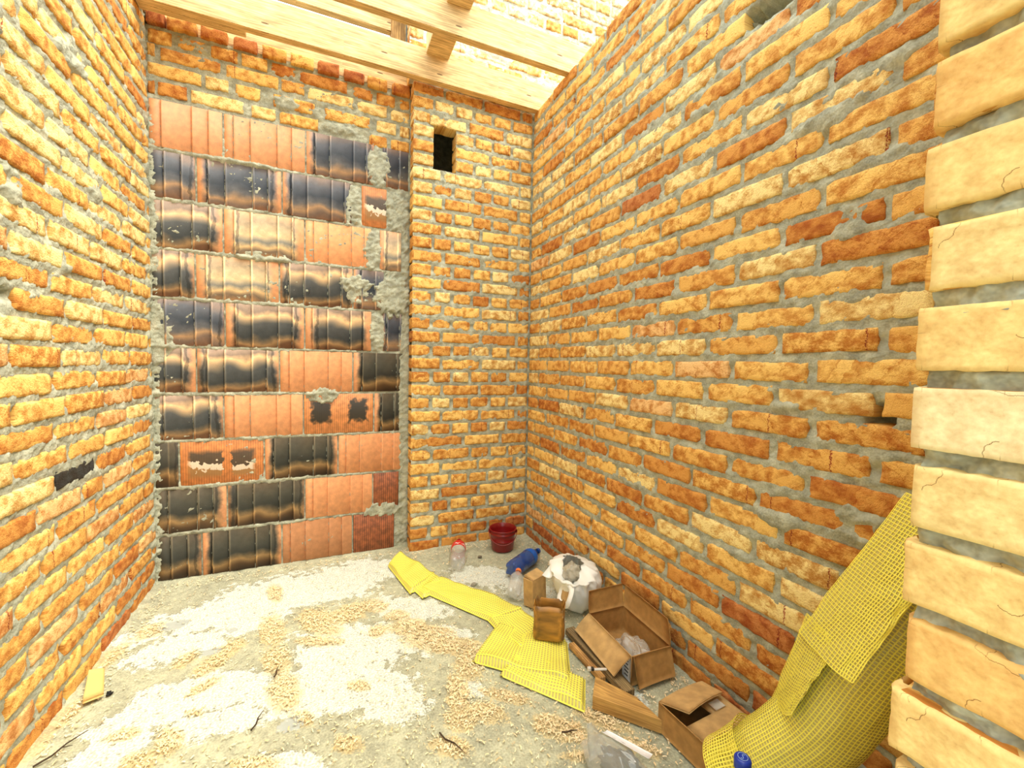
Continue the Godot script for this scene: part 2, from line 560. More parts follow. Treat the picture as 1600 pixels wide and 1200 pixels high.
func make_block_texture() -> void:
	var W := 1024
	var H := 640
	var n1 := noise_bytes(W, H, 21, 0.008, 2)
	var n2 := noise_bytes(W, H, 22, 0.035, 3)
	var n3 := noise_bytes(W, H, 23, 0.30, 2)
	var A := [[0.0, Vector3(.56, .47, .40)], [0.12, Vector3(.46, .39, .33)], [0.24, Vector3(.78, .63, .45)], [0.46, Vector3(.24, .25, .25)], [0.70, Vector3(.19, .21, .22)], [0.86, Vector3(.56, .44, .30)], [0.95, Vector3(.36, .25, .17)], [1.0, Vector3(.36, .24, .16)]]
	var B := [[0.0, Vector3(.46, .39, .35)], [0.20, Vector3(.27, .28, .31)], [0.46, Vector3(.16, .19, .23)], [0.64, Vector3(.32, .32, .33)], [0.76, Vector3(.62, .49, .36)], [0.86, Vector3(.42, .35, .31)], [1.0, Vector3(.44, .31, .23)]]
	var C := [[0.0, Vector3(.30, .26, .20)], [0.28, Vector3(.22, .22, .19)], [0.54, Vector3(.15, .16, .15)], [0.74, Vector3(.54, .43, .28)], [0.88, Vector3(.30, .22, .14)], [1.0, Vector3(.18, .13, .09)]]
	var D := [[0.0, Vector3(.74, .58, .43)], [0.22, Vector3(.58, .51, .41)], [0.45, Vector3(.78, .68, .52)], [0.60, Vector3(.46, .46, .44)], [0.76, Vector3(.82, .69, .50)], [0.88, Vector3(.44, .38, .32)], [1.0, Vector3(.58, .44, .31)]]
	var kinds := [A, B, C, D]
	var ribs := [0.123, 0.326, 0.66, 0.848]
	var data := PackedByteArray()
	data.resize(W * H * 3)
	for y in H:
		var cy := y / 160
		var v := (y % 160) / 160.0
		for cx in 4:
			var cell := cy * 4 + cx
			for x in 256:
				var u := x / 256.0
				var at := y * W + cx * 256 + x
				var a := n1[at] / 255.0 - 0.5
				var b := n2[at] / 255.0 - 0.5
				var f := n3[at] / 255.0 - 0.5
				var orange := Vector3(.87, .61, .42) * (1.0 + b * 0.16 + f * 0.12)
				var c := orange
				if cell < 10:
					var k: Array = kinds[[0, 1, 2, 0, 1, 2, 3, 0, 1, 2][cell]]
					var col := 0
					for q in 4:
						if u > ribs[q]:
							col = q + 1
					var shift: float = [0.05, -0.04, 0.0, 0.03, -0.05][col]
					c = ramp(k, v + a * 0.20 + b * 0.03 + shift) * 1.12 + Vector3(0.03, 0.025, 0.02)
					c *= 1.0 + f * 0.14 + b * 0.18
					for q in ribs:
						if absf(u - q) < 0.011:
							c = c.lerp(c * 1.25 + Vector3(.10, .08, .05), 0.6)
					# the end strips stayed clear of the flame
					var edge := minf(u, 1.0 - u)
					var lim: float = [0.06, 0.10, 0.13, 0.16, 0.05, 0.05, 0.14, 0.11, 0.08, 0.10][cell] + a * 0.05 + b * 0.03
					if edge < lim:
						c = c.lerp(orange, clampf((lim - edge) * 14.0, 0.0, 0.92))
					elif edge < lim + 0.03:
						c *= 0.72
				elif cell < 13:
					c = orange * [1.0, 1.08, 0.86][cell - 10]
				elif cell == 13:      # turned block, smeared white and dark
					var comb := 0.92 + 0.08 * sin(u * 210.0)
					c = Vector3(.84, .53, .29) * comb * (1.0 + b * 0.3)
					var inside := minf(minf(u - 0.06, 0.90 - u), minf(v - 0.2, 0.86 - v) * 0.6) + b * 0.05
					if inside > 0.0 and absf(u - 0.54) > 0.06 + b * 0.08:
						var wv := v + b * 0.30 + a * 0.3
						c = c.lerp(Vector3(.22, .21, .18) if wv < 0.50 else (Vector3(.92, .90, .84) if wv < 0.70 else Vector3(.62, .48, .30)), clampf(inside * 14.0, 0.0, 0.82))
				elif cell == 14:      # turned block with two soot marks
					var comb := 0.92 + 0.08 * sin(u * 210.0)
					c = Vector3(.86, .56, .33) * comb * (1.0 + b * 0.3)
					for m in [[0.22, 0.45], [0.76, 0.42]]:
						var du: float = (u - m[0]) / 0.15
						var dv: float = (v - m[1]) / 0.30
						var d: float = maxf(absf(du), absf(dv)) + b * 0.5
						if d < 1.0:
							c = c.lerp(Vector3(.14, .14, .12), clampf((1.0 - d) * 3.0, 0.0, 0.9))
				else:                 # red combed block
					c = Vector3(.64, .36, .21) * (0.86 + 0.14 * sin(u * 190.0)) * (1.0 + b * 0.5 + f * 0.2)
				var i3 := at * 3
				data[i3] = int(clampf(c.x, 0.0, 1.0) * 255.0)
				data[i3 + 1] = int(clampf(c.y, 0.0, 1.0) * 255.0)
				data[i3 + 2] = int(clampf(c.z, 0.0, 1.0) * 255.0)
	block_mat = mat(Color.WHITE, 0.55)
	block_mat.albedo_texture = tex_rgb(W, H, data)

func block_mesh(L: float, H: float, off: float, cell: int, ribbed: bool) -> ArrayMesh:
	var full := 0.385
	var xs: Array = [[0.0, -0.004], [0.003, 0.0]]
	if ribbed:
		for r in [0.047, 0.125, 0.253, 0.325]:
			var p: float = r - off
			if p > 0.012 and p < L - 0.012:
				xs.append_array([[p - 0.009, 0.0], [p - 0.007, -0.006], [p - 0.005, -0.006], [p - 0.003, 0.005], [p + 0.003, 0.005], [p + 0.006, 0.0]])
	else:
		var x := 0.012
		while x < L - 0.012:
			xs.append([x, 0.0006])
			xs.append([x + 0.006, -0.0006])
			x += 0.012
	xs.append_array([[L - 0.003, 0.0], [L, -0.004]])
	var st := SurfaceTool.new()
	st.begin(Mesh.PRIMITIVE_TRIANGLES)
	var cu := (cell % 4) * 0.25
	var cv := float(cell / 4) * 0.25
	var rows := [[-H / 2.0, -0.004], [-H / 2.0 + 0.004, 0.0], [H / 2.0 - 0.004, 0.0], [H / 2.0, -0.004]]
	for row in rows:
		for x in xs:
			st.set_uv(Vector2(cu + 0.25 * clampf((x[0] + off) / full, 0.005, 0.995), cv + 0.25 * (0.5 - row[0] / H * 0.98)))
			st.add_vertex(Vector3(x[0], row[0], x[1] + row[1]))
	var nu := xs.size() - 1
	grid_into(st, 0, nu, 3)
	# sides
	var base := xs.size() * 4
	var ring := [Vector3(0, -H / 2, -0.008), Vector3(L, -H / 2, -0.008), Vector3(L, H / 2, -0.008), Vector3(0, H / 2, -0.008)]
	st.set_smooth_group(-1)
	for z in [0.0, -0.08]:
		for p in ring:
			st.set_uv(Vector2(cu + 0.25 * clampf((p.x + off) / full, 0.01, 0.99), cv + 0.25 * (0.5 - p.y / H * 0.96)))
			st.add_vertex(p + Vector3(0, 0, z))
	for i in 4:
		var a := base + i
		var b := base + (i + 1) % 4
		for q in [a, b, b + 4, a, b + 4, a + 4]: st.add_index(q)
	return finish(st)

func build_back_wall() -> void:
	var w := structure("wall_back", "back wall of scorched hollow clay blocks topped with brick courses")
	var blobs := [[1.11, 2.37, 0.075, 0.125, 0.013], [0.965, 2.12, 0.05, 0.12, 0.012], [1.235, 2.11, 0.075, 0.13, 0.016], [1.08, 1.86, 0.05, 0.12, 0.013], [1.20, 1.60, 0.12, 0.13, 0.020], [0.98, 1.66, 0.10, 0.05, 0.010], [1.11, 1.38, 0.05, 0.12, 0.013], [1.0, 1.62, 0.08, 0.09, 0.010], [0.80, 0.98, 0.09, 0.05, 0.013], [1.15, 0.26, 0.12, 0.045, 0.016], [1.28, 0.9, 0.035, 1.1, 0.014], [0.0, 1.2, 0.035, 1.5, 0.009], [0.03, 1.30, 0.06, 0.16, 0.008], [0.50, 1.76, 0.15, 0.03, 0.010], [0.62, 2.62, 0.07, 0.035, 0.014], [0.88, 2.54, 0.10, 0.03, 0.012], [0.78, 2.60, 0.05, 0.03, 0.010], [0.4, 2.25, 0.2, 0.015, 0.008]]
	for r in range(1, 10):
		blobs.append([0.3 + 0.1 * (r % 4), 0.25 * r, 0.7, 0.013, 0.0075])
	part("mortar", mortar_mesh(-0.05, SX + 0.05, -0.02, WALL_TOP - 0.01, 0.0075, 71, -0.0065, blobs), mortar_mat, w)
	part("core", box_mesh(SX + 0.1, WALL_TOP - 0.02, 0.20, 0.0), mortar_mat, w, Vector3(SX / 2.0, (WALL_TOP - 0.02) / 2.0, -0.17))
	# x0, x1, start of the uncut block, texture cell, ribbed; rows from the top
	var rows := [
		[[0.0, 0.319, -0.071, 10, 1], [0.319, 0.715, 0.319, 10, 1], [0.715, 1.09, 0.715, 1, 1], [1.132, 1.295, 1.11, 4, 1]],
		[[0.0, 0.197, -0.193, 4, 1], [0.197, 0.595, 0.2, 1, 1], [0.595, 0.965, 0.595, 8, 1], [1.013, 1.165, 1.0, 13, 0]],
		[[0.0, 0.315, -0.075, 7, 1], [0.315, 0.709, 0.317, 6, 1], [0.709, 1.075, 0.709, 11, 1], [1.119, 1.255, 1.1, 6, 0]],
		[[0.0, 0.187, -0.203, 0, 1], [0.187, 0.579, 0.187, 6, 1], [0.579, 0.969, 0.579, 0, 1], [0.969, 1.15, 0.969, 8, 1]],
		[[0.0, 0.318, -0.072, 4, 1], [0.318, 0.707, 0.318, 7, 1], [0.707, 1.078, 0.700, 3, 1], [1.137, 1.275, 1.12, 8, 1]],
		[[0.0, 0.187, -0.203, 7, 1], [0.187, 0.577, 0.187, 0, 1], [0.577, 0.969, 0.580, 10, 1], [0.969, 1.282, 0.975, 9, 1]],
		[[0.0, 0.307, -0.083, 0, 1], [0.307, 0.699, 0.309, 10, 1], [0.699, 1.091, 0.702, 14, 0], [1.091, 1.25, 1.09, 9, 1]],
		[[0.0, 0.105, -0.27, 5, 0], [0.105, 0.499, 0.109, 13, 0], [0.499, 0.886, 0.499, 9, 1], [0.886, 1.264, 0.885, 10, 1]],
		[[0.0, 0.319, -0.07, 2, 1], [0.319, 0.705, 0.318, 5, 1], [0.705, 1.087, 0.703, 10, 1], [1.087, 1.248, 1.06, 15, 0]],
		[[0.0, 0.2, -0.19, 5, 1], [0.2, 0.585, 0.199, 9, 1], [0.585, 0.969, 0.583, 12, 1], [0.969, 1.222, 0.96, 15, 0]],
	]
	for r in 10:
		var yc := 2.5 - 0.25 * r - 0.125
		for b in rows[r]:
			var L: float = b[1] - b[0] - 0.008
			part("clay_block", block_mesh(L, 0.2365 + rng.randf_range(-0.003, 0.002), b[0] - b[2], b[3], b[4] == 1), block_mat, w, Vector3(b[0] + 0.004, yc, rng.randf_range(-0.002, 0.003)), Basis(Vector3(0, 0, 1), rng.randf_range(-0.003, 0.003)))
	# brick courses on top of the blocks: x from, x to, with the course heights falling slightly to the right
	var tops := [
		[[0.0, 0.029], [0.04, 0.164], [0.178, 0.416], [0.449, 0.566], [0.584, 0.781], [1.058, 1.163], [1.185, 1.297]],
		[[0.0, 0.227], [0.242, 0.346], [0.375, 0.493], [0.553, 0.638], [0.651, 0.762], [0.814, 1.063], [1.099, 1.217], [1.238, 1.297]],
		[[0.0, 0.032], [0.053, 0.311], [0.335, 0.58], [0.593, 0.711], [0.725, 0.971], [0.991, 1.162], [1.184, 1.297]],
		[[0.004, 0.103], [0.125, 0.244], [0.267, 0.389], [0.405, 0.528], [0.545, 0.666], [0.684, 0.936], [0.966, 1.078], [1.099, 1.21], [1.237, 1.297]],
		[[0.0, 0.078], [0.085, 0.21], [0.225, 0.345], [0.369, 0.482], [0.503, 0.621], [0.639, 0.758], [0.777, 0.892], [0.916, 1.031], [1.047, 1.161], [1.188, 1.297]],
	]
	var hs := [2.552, 2.640, 2.730, 2.804, 2.882]
	for r in 5:
		for b in tops[r]:
			var x: float = (b[0] + b[1]) / 2.0
			var wts := [0.40, 0.36, 0.22, 0.02, 0.0, 0.0]
			if r == 3:
				wts = [0.05, 0.35, 0.40, 0.20, 0.0, 0.0]
			elif r == 4:
				wts = [0.0, 0.05, 0.30, 0.35, 0.30, 0.0]  # darker brick tints hold the shade of the joist overhead
			var tint := pick_tint(wts)
			if r == 3 and b[0] == 0.684:
				tint = 3
			lay(w, b[0], b[1], hs[r] - 0.026 * x, 0.0, tint, null, 0.012 if r == 4 else 0.0)

# ---------------------------------------------------------------- the doorway wall beside the camera
func build_front_wall() -> void:
	var w := structure("wall_front", "brick door jamb close to the camera on the right")
	w.position = Vector3.ZERO
	var jx := 1.388
	var depth := 0.38
	# reveal: faces -x
	var turn := Basis(Vector3(0, 0, 1), Vector3(0, 1, 0), Vector3(-1, 0, 0))
	var m := part("mortar", mortar_mesh(FZ + 0.012, FZ + depth - 0.012, 0.0, WALL_TOP, 0.006, 81, -0.013, [[2.6, 1.49, 0.1, 0.012, 0.010], [2.56, 1.24, 0.04, 0.012, 0.010], [2.58, 0.97, 0.06, 0.012, 0.008]], Rect2(), 0.013, 0.0635), mortar_mat, w, Vector3(jx, 0, 0), turn)
	m.set_meta("label", "rough grey mortar between the jamb bricks")
	part("core", box_mesh(WX - jx + 0.2, WALL_TOP - 0.01, depth - 0.03, 0.0), mortar_mat, w, Vector3((WX + jx + 0.2) / 2.0 + 0.03, (WALL_TOP - 0.01) / 2.0, FZ + depth / 2.0))
	var left_core := 0.46
	part("core", box_mesh(left_core + 0.2, WALL_TOP - 0.01, depth, 0.0), mortar_mat, w, Vector3(left_core / 2.0 - 0.1, (WALL_TOP - 0.01) / 2.0, FZ + depth / 2.0))
	var jamb: Array = []
	for i in 6:
		jamb.append(jamb_brick(700 + i))
	var zoff := [0.0, 0.003, -0.002, 0.0, 0.006, -0.004, 0.002, 0.0, 0.004, -0.003, 0.005]
	var rest := SurfaceTool.new()
	rest.begin(Mesh.PRIMITIVE_TRIANGLES)
	for k in 35:
		var v := 0.0635 + CP * k
		var tr := Transform3D(turn, Vector3(jx + zoff[(k * 3) % 11] * 0.6, v, FZ + 0.125 + zoff[k % 11]))
		if k >= 7 and k <= 21:
			part("brick", jamb[k % 6], jamb_mats[[0, 1, 0, 2, 0, 1, 3][k % 7]], w, tr.origin, tr.basis)
		else:
			rest.append_from(jamb[k % 6], 0, tr)
		var second := tr
		second.origin.z += 0.252
		rest.append_from(jamb[(k + 2) % 6], 0, second)
	stuff_part("brick_courses", rest, jamb_mats[0], w)
	# room-side face right of the doorway
	var side := SurfaceTool.new()
	side.begin(Mesh.PRIMITIVE_TRIANGLES)
	var back := Basis(Vector3(-1, 0, 0), Vector3(0, 1, 0), Vector3(0, 0, -1))
	for k in 35:
		var x := jx + (0.26 if k % 2 == 0 else 0.13)
		while x < WX + 0.1:
			side.append_from(stretchers[(k * 7 + int(x * 10.0)) % stretchers.size()], 0, Transform3D(back, Vector3(x, 0.0635 + CP * k, FZ + 0.004)))
			x += 0.27
		x = -0.05
		while x < left_core - 0.1:
			side.append_from(stretchers[(k * 5 + int(x * 10.0 + 3.0)) % stretchers.size()], 0, Transform3D(back, Vector3(x, 0.0635 + CP * k, FZ + 0.004)))
			x += 0.27
	stuff_part("room_side_bricks", side, brick_mats[1], w)

var jamb_mats: Array = []
func make_jamb_mats() -> void:
	var W := 512
	var n1 := noise_bytes(W, W, 31, 0.012, 3)
	var n2 := noise_bytes(W, W, 32, 0.06, 4)
	var n3 := noise_bytes(W, W, 33, 0.5, 2)
	var data := PackedByteArray()
	data.resize(W * W * 3)
	for i in W * W:
		var t := 0.80 + (n1[i] / 255.0 - 0.5) * 0.34 + (n2[i] / 255.0 - 0.5) * 0.20 + (n3[i] / 255.0 - 0.5) * 0.10
		if n2[i] < 40:
			t *= 0.92
		data[i * 3] = int(clampf(0.72 + 0.30 * t, 0.0, 1.0) * 255.0)
		data[i * 3 + 1] = int(clampf(0.50 + 0.52 * t, 0.0, 1.0) * 255.0)
		data[i * 3 + 2] = int(clampf(0.34 + 0.66 * t, 0.0, 1.0) * 255.0)
	# hairline cracks
	var cr := RandomNumberGenerator.new()
	cr.seed = 35
	for c in 9:
		var x := cr.randf() * W
		var y := cr.randf() * W
		var a := cr.randf() * TAU
		for s in cr.randi_range(60, 170):
			a += cr.randf_range(-0.35, 0.35)
			x = fposmod(x + cos(a), W)
			y = fposmod(y + sin(a), W)
			var i := (int(y) * W + int(x)) * 3
			data[i] = 120
			data[i + 1] = 84
			data[i + 2] = 52
	var tex := tex_rgb(W, W, data)
	var bump := noise_tex(256, 34, 0.05, 4)
	for c in [c8(248, 222, 150), c8(248, 228, 162), c8(244, 206, 130), c8(250, 238, 190)]:
		var m := mat(c, 0.85)
		m.albedo_texture = tex
		relief(m, bump, 0.12)
		triplanar(m, 4.0)
		jamb_mats.append(m)

# near brick with rounded, worn edges: x is its length (into the room first), front at z = 0
func jamb_brick(seed_: int) -> ArrayMesh:
	var L := 0.248
	var H := 0.069
	var ns := noise(seed_, 6.0, 3)
	var st := SurfaceTool.new()
	st.begin(Mesh.PRIMITIVE_TRIANGLES)
	var nu := 34
	var nv := 16
	for j in nv + 1:
		for i in nu + 1:
			# fold the grid round the brick: flat front, edge, then back along the end and the beds
			var a := float(i) / nu * 2.0 - 1.0
			var b := float(j) / nv * 2.0 - 1.0
			var ex := L / 2.0 + 0.03
			var ey := H / 2.0 + 0.012
			var px := a * ex
			var py := signf(b) * pow(absf(b), 0.8) * ey
			var z := 0.0
			var rr := 0.005 + 0.004 * ns.get_noise_2d(px * 3.0, 9.0)
			var x := px
			var y := py
			if absf(px) > L / 2.0 - rr:
				var o := absf(px) - (L / 2.0 - rr)
				x = signf(px) * (L / 2.0 - rr + minf(o, rr * 0.8))
				z -= maxf(0.0, o - rr * 0.4) * 1.6
			if absf(py) > H / 2.0 - rr:
				var o := absf(py) - (H / 2.0 - rr)
				y = signf(py) * (H / 2.0 - rr + minf(o, rr * 0.8))
				z -= maxf(0.0, o - rr * 0.4) * 1.6
			z += ns.get_noise_2d(px * 1.5, py * 1.5) * 0.0016 + ns.get_noise_2d(px * 9.0, py * 9.0) * 0.0006
			if absf(b) > 0.7:
				y -= signf(b) * absf(ns.get_noise_2d(px * 7.0, 20.0 + signf(b))) * 0.005
			if absf(a) > 0.8:
				x -= signf(a) * absf(ns.get_noise_2d(py * 7.0, 50.0 + signf(a))) * 0.004
			st.add_vertex(Vector3(x, y, z))
	grid_into(st, 0, nu, nv)
	return finish(st)

# ---------------------------------------------------------------- timber
func make_wood() -> void:
	var W := 512
	var H := 256
	var ng := noise(91, 1.0, 3)
	for kind in 3:
		var data := PackedByteArray()
		data.resize(W * H * 3)
		var knots := [[120.0, 70.0], [390.0, 180.0], [300.0, 40.0]]
		for y in H:
			for x in W:
				var yy := float(y)
				var dark := 0.0
				for k in knots:
					var dx: float = (x - k[0]) / 26.0
					var dy: float = (y - k[1]) / 9.0
					var d := dx * dx + dy * dy
					yy += 7.0 * exp(-d * 0.35) * signf(dy)
					if d < 0.16:
						dark = 0.35
				var g := ng.get_noise_2d(x * 0.006 + kind * 40.0, yy * 0.11)
				var f := ng.get_noise_2d(x * 0.03, yy * 0.6 + 90.0)
				var s := ng.get_noise_2d(x * 0.012, yy * 0.02 + 200.0)
				var t := 0.9 + g * 0.14 + f * 0.07 + s * 0.08 - dark
				if kind == 1:
					t = 0.80 + g * 0.16 + f * 0.12 + s * 0.16 - dark
				elif kind == 2:
					t = 0.5 + g * 0.7 + f * 0.35 + s * 0.5 - dark
				t = clampf(t, 0.08, 1.0)
				var i3 := (y * W + x) * 3
				data[i3] = int((0.55 * t + 0.45 * t * t) * 255.0)
				data[i3 + 1] = int((0.30 * t + 0.62 * t * t) * 255.0)
				data[i3 + 2] = int((0.10 * t + 0.68 * t * t) * 255.0)
		var m := mat([c8(255, 244, 212), c8(238, 206, 150), c8(214, 184, 138)][kind], 0.75)
		m.albedo_texture = tex_rgb(W, H, data)
		m.uv1_scale = Vector3(1.1, 3.6, 1)
		wood_mats.append(m)

func timber(called: String, label: String, size: Vector3, at: Vector3, group := "", turn := Basis.IDENTITY, kind := 0) -> Node3D:
	var t := thing(called, label, "timber", at, group)
	t.basis = turn
	part("beam", box_mesh(size.x, size.y, size.z, 0.002), wood_mats[kind], t)
	return t

func build_timbers() -> void:
	var h := 0.172
	var y := WALL_TOP + h / 2.0 + 0.001
	var g := "ceiling joists over the room"
	timber("ceiling_joist", "pale pine joist just above the chimney vent and back wall", Vector3(WX + 0.24, h, 0.045), Vector3((WX + 0.24) / 2.0, y, 0.143), g)
	timber("ceiling_joist", "pale pine joist nearest the camera, second across the open ceiling", Vector3(WX + 0.24, h, 0.045), Vector3((WX + 0.24) / 2.0, y, 0.543), g)
	timber("short_board", "short board fixed behind the back joist at the left corner", Vector3(0.44, 0.15, 0.04), Vector3(0.22, WALL_TOP + 0.076, 0.0985))
	timber("wall_plate", "pale board lying along the top of the back wall behind the joist", Vector3(1.29, 0.19, 0.04), Vector3(0.645, WALL_TOP + 0.096, -0.045))
	timber("nogging_block", "short pine block wedged between the two joists", Vector3(0.135, 0.11, 0.353), Vector3(1.4275, 3.057, 0.343), "noggings between joists", Basis.IDENTITY)
	timber("nogging_block", "short pine block at the top edge of the picture, before the nearest joist", Vector3(0.125, 0.11, 0.40), Vector3(1.439, 3.057, 0.767), "noggings between joists", Basis.IDENTITY)
	timber("roof_post", "upright rough timber post behind the joists left of the stack", Vector3(1.3, 0.09, 0.08), Vector3(1.245, WALL_TOP + 0.66, -0.16), "", Basis(Vector3(0, 0, 1), PI / 2), 1)
	timber("roof_beam", "higher timber beam crossing behind the joists with sky beneath it", Vector3(1.45, 0.15, 0.05), Vector3(0.475, 3.36, -0.16))
	timber("roof_post", "upright timber carrying the high beam above the left wall", Vector3(0.48, 0.09, 0.08), Vector3(-0.09, 3.04, -0.16), "", Basis(Vector3(0, 0, 1), PI / 2), 1)

# ---------------------------------------------------------------- floor
func build_floor() -> void:
	var w := structure("floor", "concrete floor crusted with white lime and strewn with sawdust")
	var st := SurfaceTool.new()
	st.begin(Mesh.PRIMITIVE_TRIANGLES)
	var na := noise(101, 3.0, 3)
	var nb := noise(102, 26.0, 2)
	var nu := 170
	var nv := 220
	for j in nv + 1:
		for i in nu + 1:
			var x := -0.06 + 2.3 * i / nu
			var z := -0.06 + 3.1 * (1.0 - float(j) / nv)
			var edge := minf(x, minf(WX - x, z - (0.0 if x < SX else SZ)))
			var h := na.get_noise_2d(x, z) * 0.004 + nb.get_noise_2d(x, z) * 0.002 - 0.003
			if edge < 0.07:
				h += (0.07 - edge) * 0.13 + nb.get_noise_2d(x * 0.5, z * 0.5) * 0.004
			st.set_uv(Vector2((x + 0.06) / 2.3, (z + 0.06) / 3.1))
			st.add_vertex(Vector3(x, h, z))
	grid_into(st, 0, nu, nv)
	part("screed", finish(st), floor_material(), w)
	part("slab", box_mesh(3.2, 0.1, 4.2, 0.0), mortar_mat, w, Vector3(1.05, -0.075, 1.6))

# ---------------------------------------------------------------- everything
func _ready() -> void:
	rng.seed = 4242
	# camera solved from the photograph's vanishing lines
	var cam := Camera3D.new()
	cam.name = "camera"
	add_child(cam)
	cam.fov = 83.803
	cam.near = 0.02
	var pi_ := 0.0453
	var ya := 0.4118
	var ro := 0.0189
	var r := Vector3(cos(ya), 0, sin(ya))
	var fw := Vector3(sin(ya) * cos(pi_), -sin(pi_), -cos(ya) * cos(pi_))
	var up := r.cross(fw)
	cam.transform = Transform3D(Basis(r * cos(ro) + up * sin(ro), up * cos(ro) - r * sin(ro), -fw), Vector3(0.816, 1.188, 2.761))
	cam.current = true
	# bright overcast sky, open roof
	var env := Environment.new()
	env.background_mode = Environment.BG_SKY
	var sky := Sky.new()
	var sm := ProceduralSkyMaterial.new()
	sm.sky_top_color = Color(0.93, 0.98, 1.0)
	sm.sky_horizon_color = Color(0.96, 0.99, 0.98)
	sm.ground_horizon_color = Color(0.62, 0.60, 0.54)
	sm.ground_bottom_color = Color(0.45, 0.42, 0.36)
	sm.energy_multiplier = 1.0
	sky.sky_material = sm
	env.sky = sky
	env.background_energy_multiplier = 4.6
	env.tonemap_mode = Environment.TONE_MAPPER_LINEAR
	env.tonemap_exposure = 0.64
	env.sdfgi_enabled = true
	env.ssao_enabled = true
	env.ssil_enabled = true
	# the sun behind thin cloud: a broad soft source behind and to the right of the camera
	var sun := DirectionalLight3D.new()
	sun.name = "veiled_sun"
	sun.light_color = Color(1.0, 0.985, 0.93)
	sun.light_energy = 2.0
	sun.light_angular_distance = 40.0
	sun.shadow_enabled = true
	add_child(sun)
	sun.look_at_from_position(Vector3(1.9, 4.5, 1.3), Vector3.ZERO)
	var we := WorldEnvironment.new()
	we.name = "environment"
	we.environment = env
	add_child(we)

	mortar_mat = mat(c8(198, 200, 180), 0.95)
	mortar_mat.albedo_texture = mortar_tex()
	relief(mortar_mat, noise_tex(256, 4, 0.06, 5), 0.35)
	triplanar(mortar_mat, 3.0)
	make_brick_texture()
	make_brick_meshes()
	make_block_texture()
	make_jamb_mats()
	make_wood()
	build_floor()
	build_back_wall()
	build_left_wall()
	build_right_wall()
	build_chimney()
	build_front_wall()
	build_timbers()
	build_objects()

func mortar_tex() -> ImageTexture:
	var W := 256
	var im := noise(3, 0.02, 5).get_seamless_image(W, W, false, false, 0.15, true)
	var src := im.get_data()
	var fine := noise(5, 0.2, 2).get_seamless_image(W, W, false, false, 0.15, true).get_data()
	var data := PackedByteArray()
	data.resize(W * W * 3)
	for i in W * W:
		var t := 0.84 + (src[i] / 255.0 - 0.5) * 0.36 + (fine[i] / 255.0 - 0.5) * 0.22
		data[i * 3] = int(clampf(t, 0, 1) * 255.0)
		data[i * 3 + 1] = int(clampf(t * 1.0, 0, 1) * 255.0)
		data[i * 3 + 2] = int(clampf(t * 0.98, 0, 1) * 255.0)
	return tex_rgb(W, W, data)

# ---------------------------------------------------------------- floor: lime crust, sawdust
const LIME := [[0.7, 0.33, 0.42, 0.02, 0.01, 0.18], [0.99, 0.26, 0.25, 0.01, -0.01, 0.16], [0.33, 0.43, 0.23, -0.04, 0.03, 0.14], [0.08, 0.51, 0.07, -0.02, 0.02, 0.07], [0.26, 0.65, 0.16, -0.04, 0.02, 0.1], [0.52, 0.54, 0.15, -0.0, 0.01, 0.11], [0.94, 0.92, 0.27, 0.06, -0.01, 0.17], [0.84, 1.11, 0.26, 0.07, -0.0, 0.15], [0.44, 0.98, 0.25, 0.02, 0.02, 0.11], [0.26, 1.03, 0.13, -0.01, 0.02, 0.07], [0.22, 1.15, 0.11, -0.03, 0.02, 0.07], [0.47, 1.14, 0.18, 0.02, 0.01, 0.06], [0.71, 1.39, 0.1, 0.04, 0.0, 0.05], [1.19, 0.72, 0.17, 0.1, -0.02, 0.1], [1.64, 0.56, 0.19, 0.12, -0.04, 0.11], [1.8, 0.8, 0.13, 0.12, -0.04, 0.08], [1.32, 0.96, 0.1, 0.06, -0.01, 0.04], [1.31, 1.32, 0.04, 0.02, -0.01, 0.04], [1.73, 1.2, 0.1, 0.04, -0.02, 0.04], [1.82, 1.56, 0.05, 0.05, -0.02, 0.03], [1.04, 1.29, 0.12, 0.05, -0.01, 0.07]]
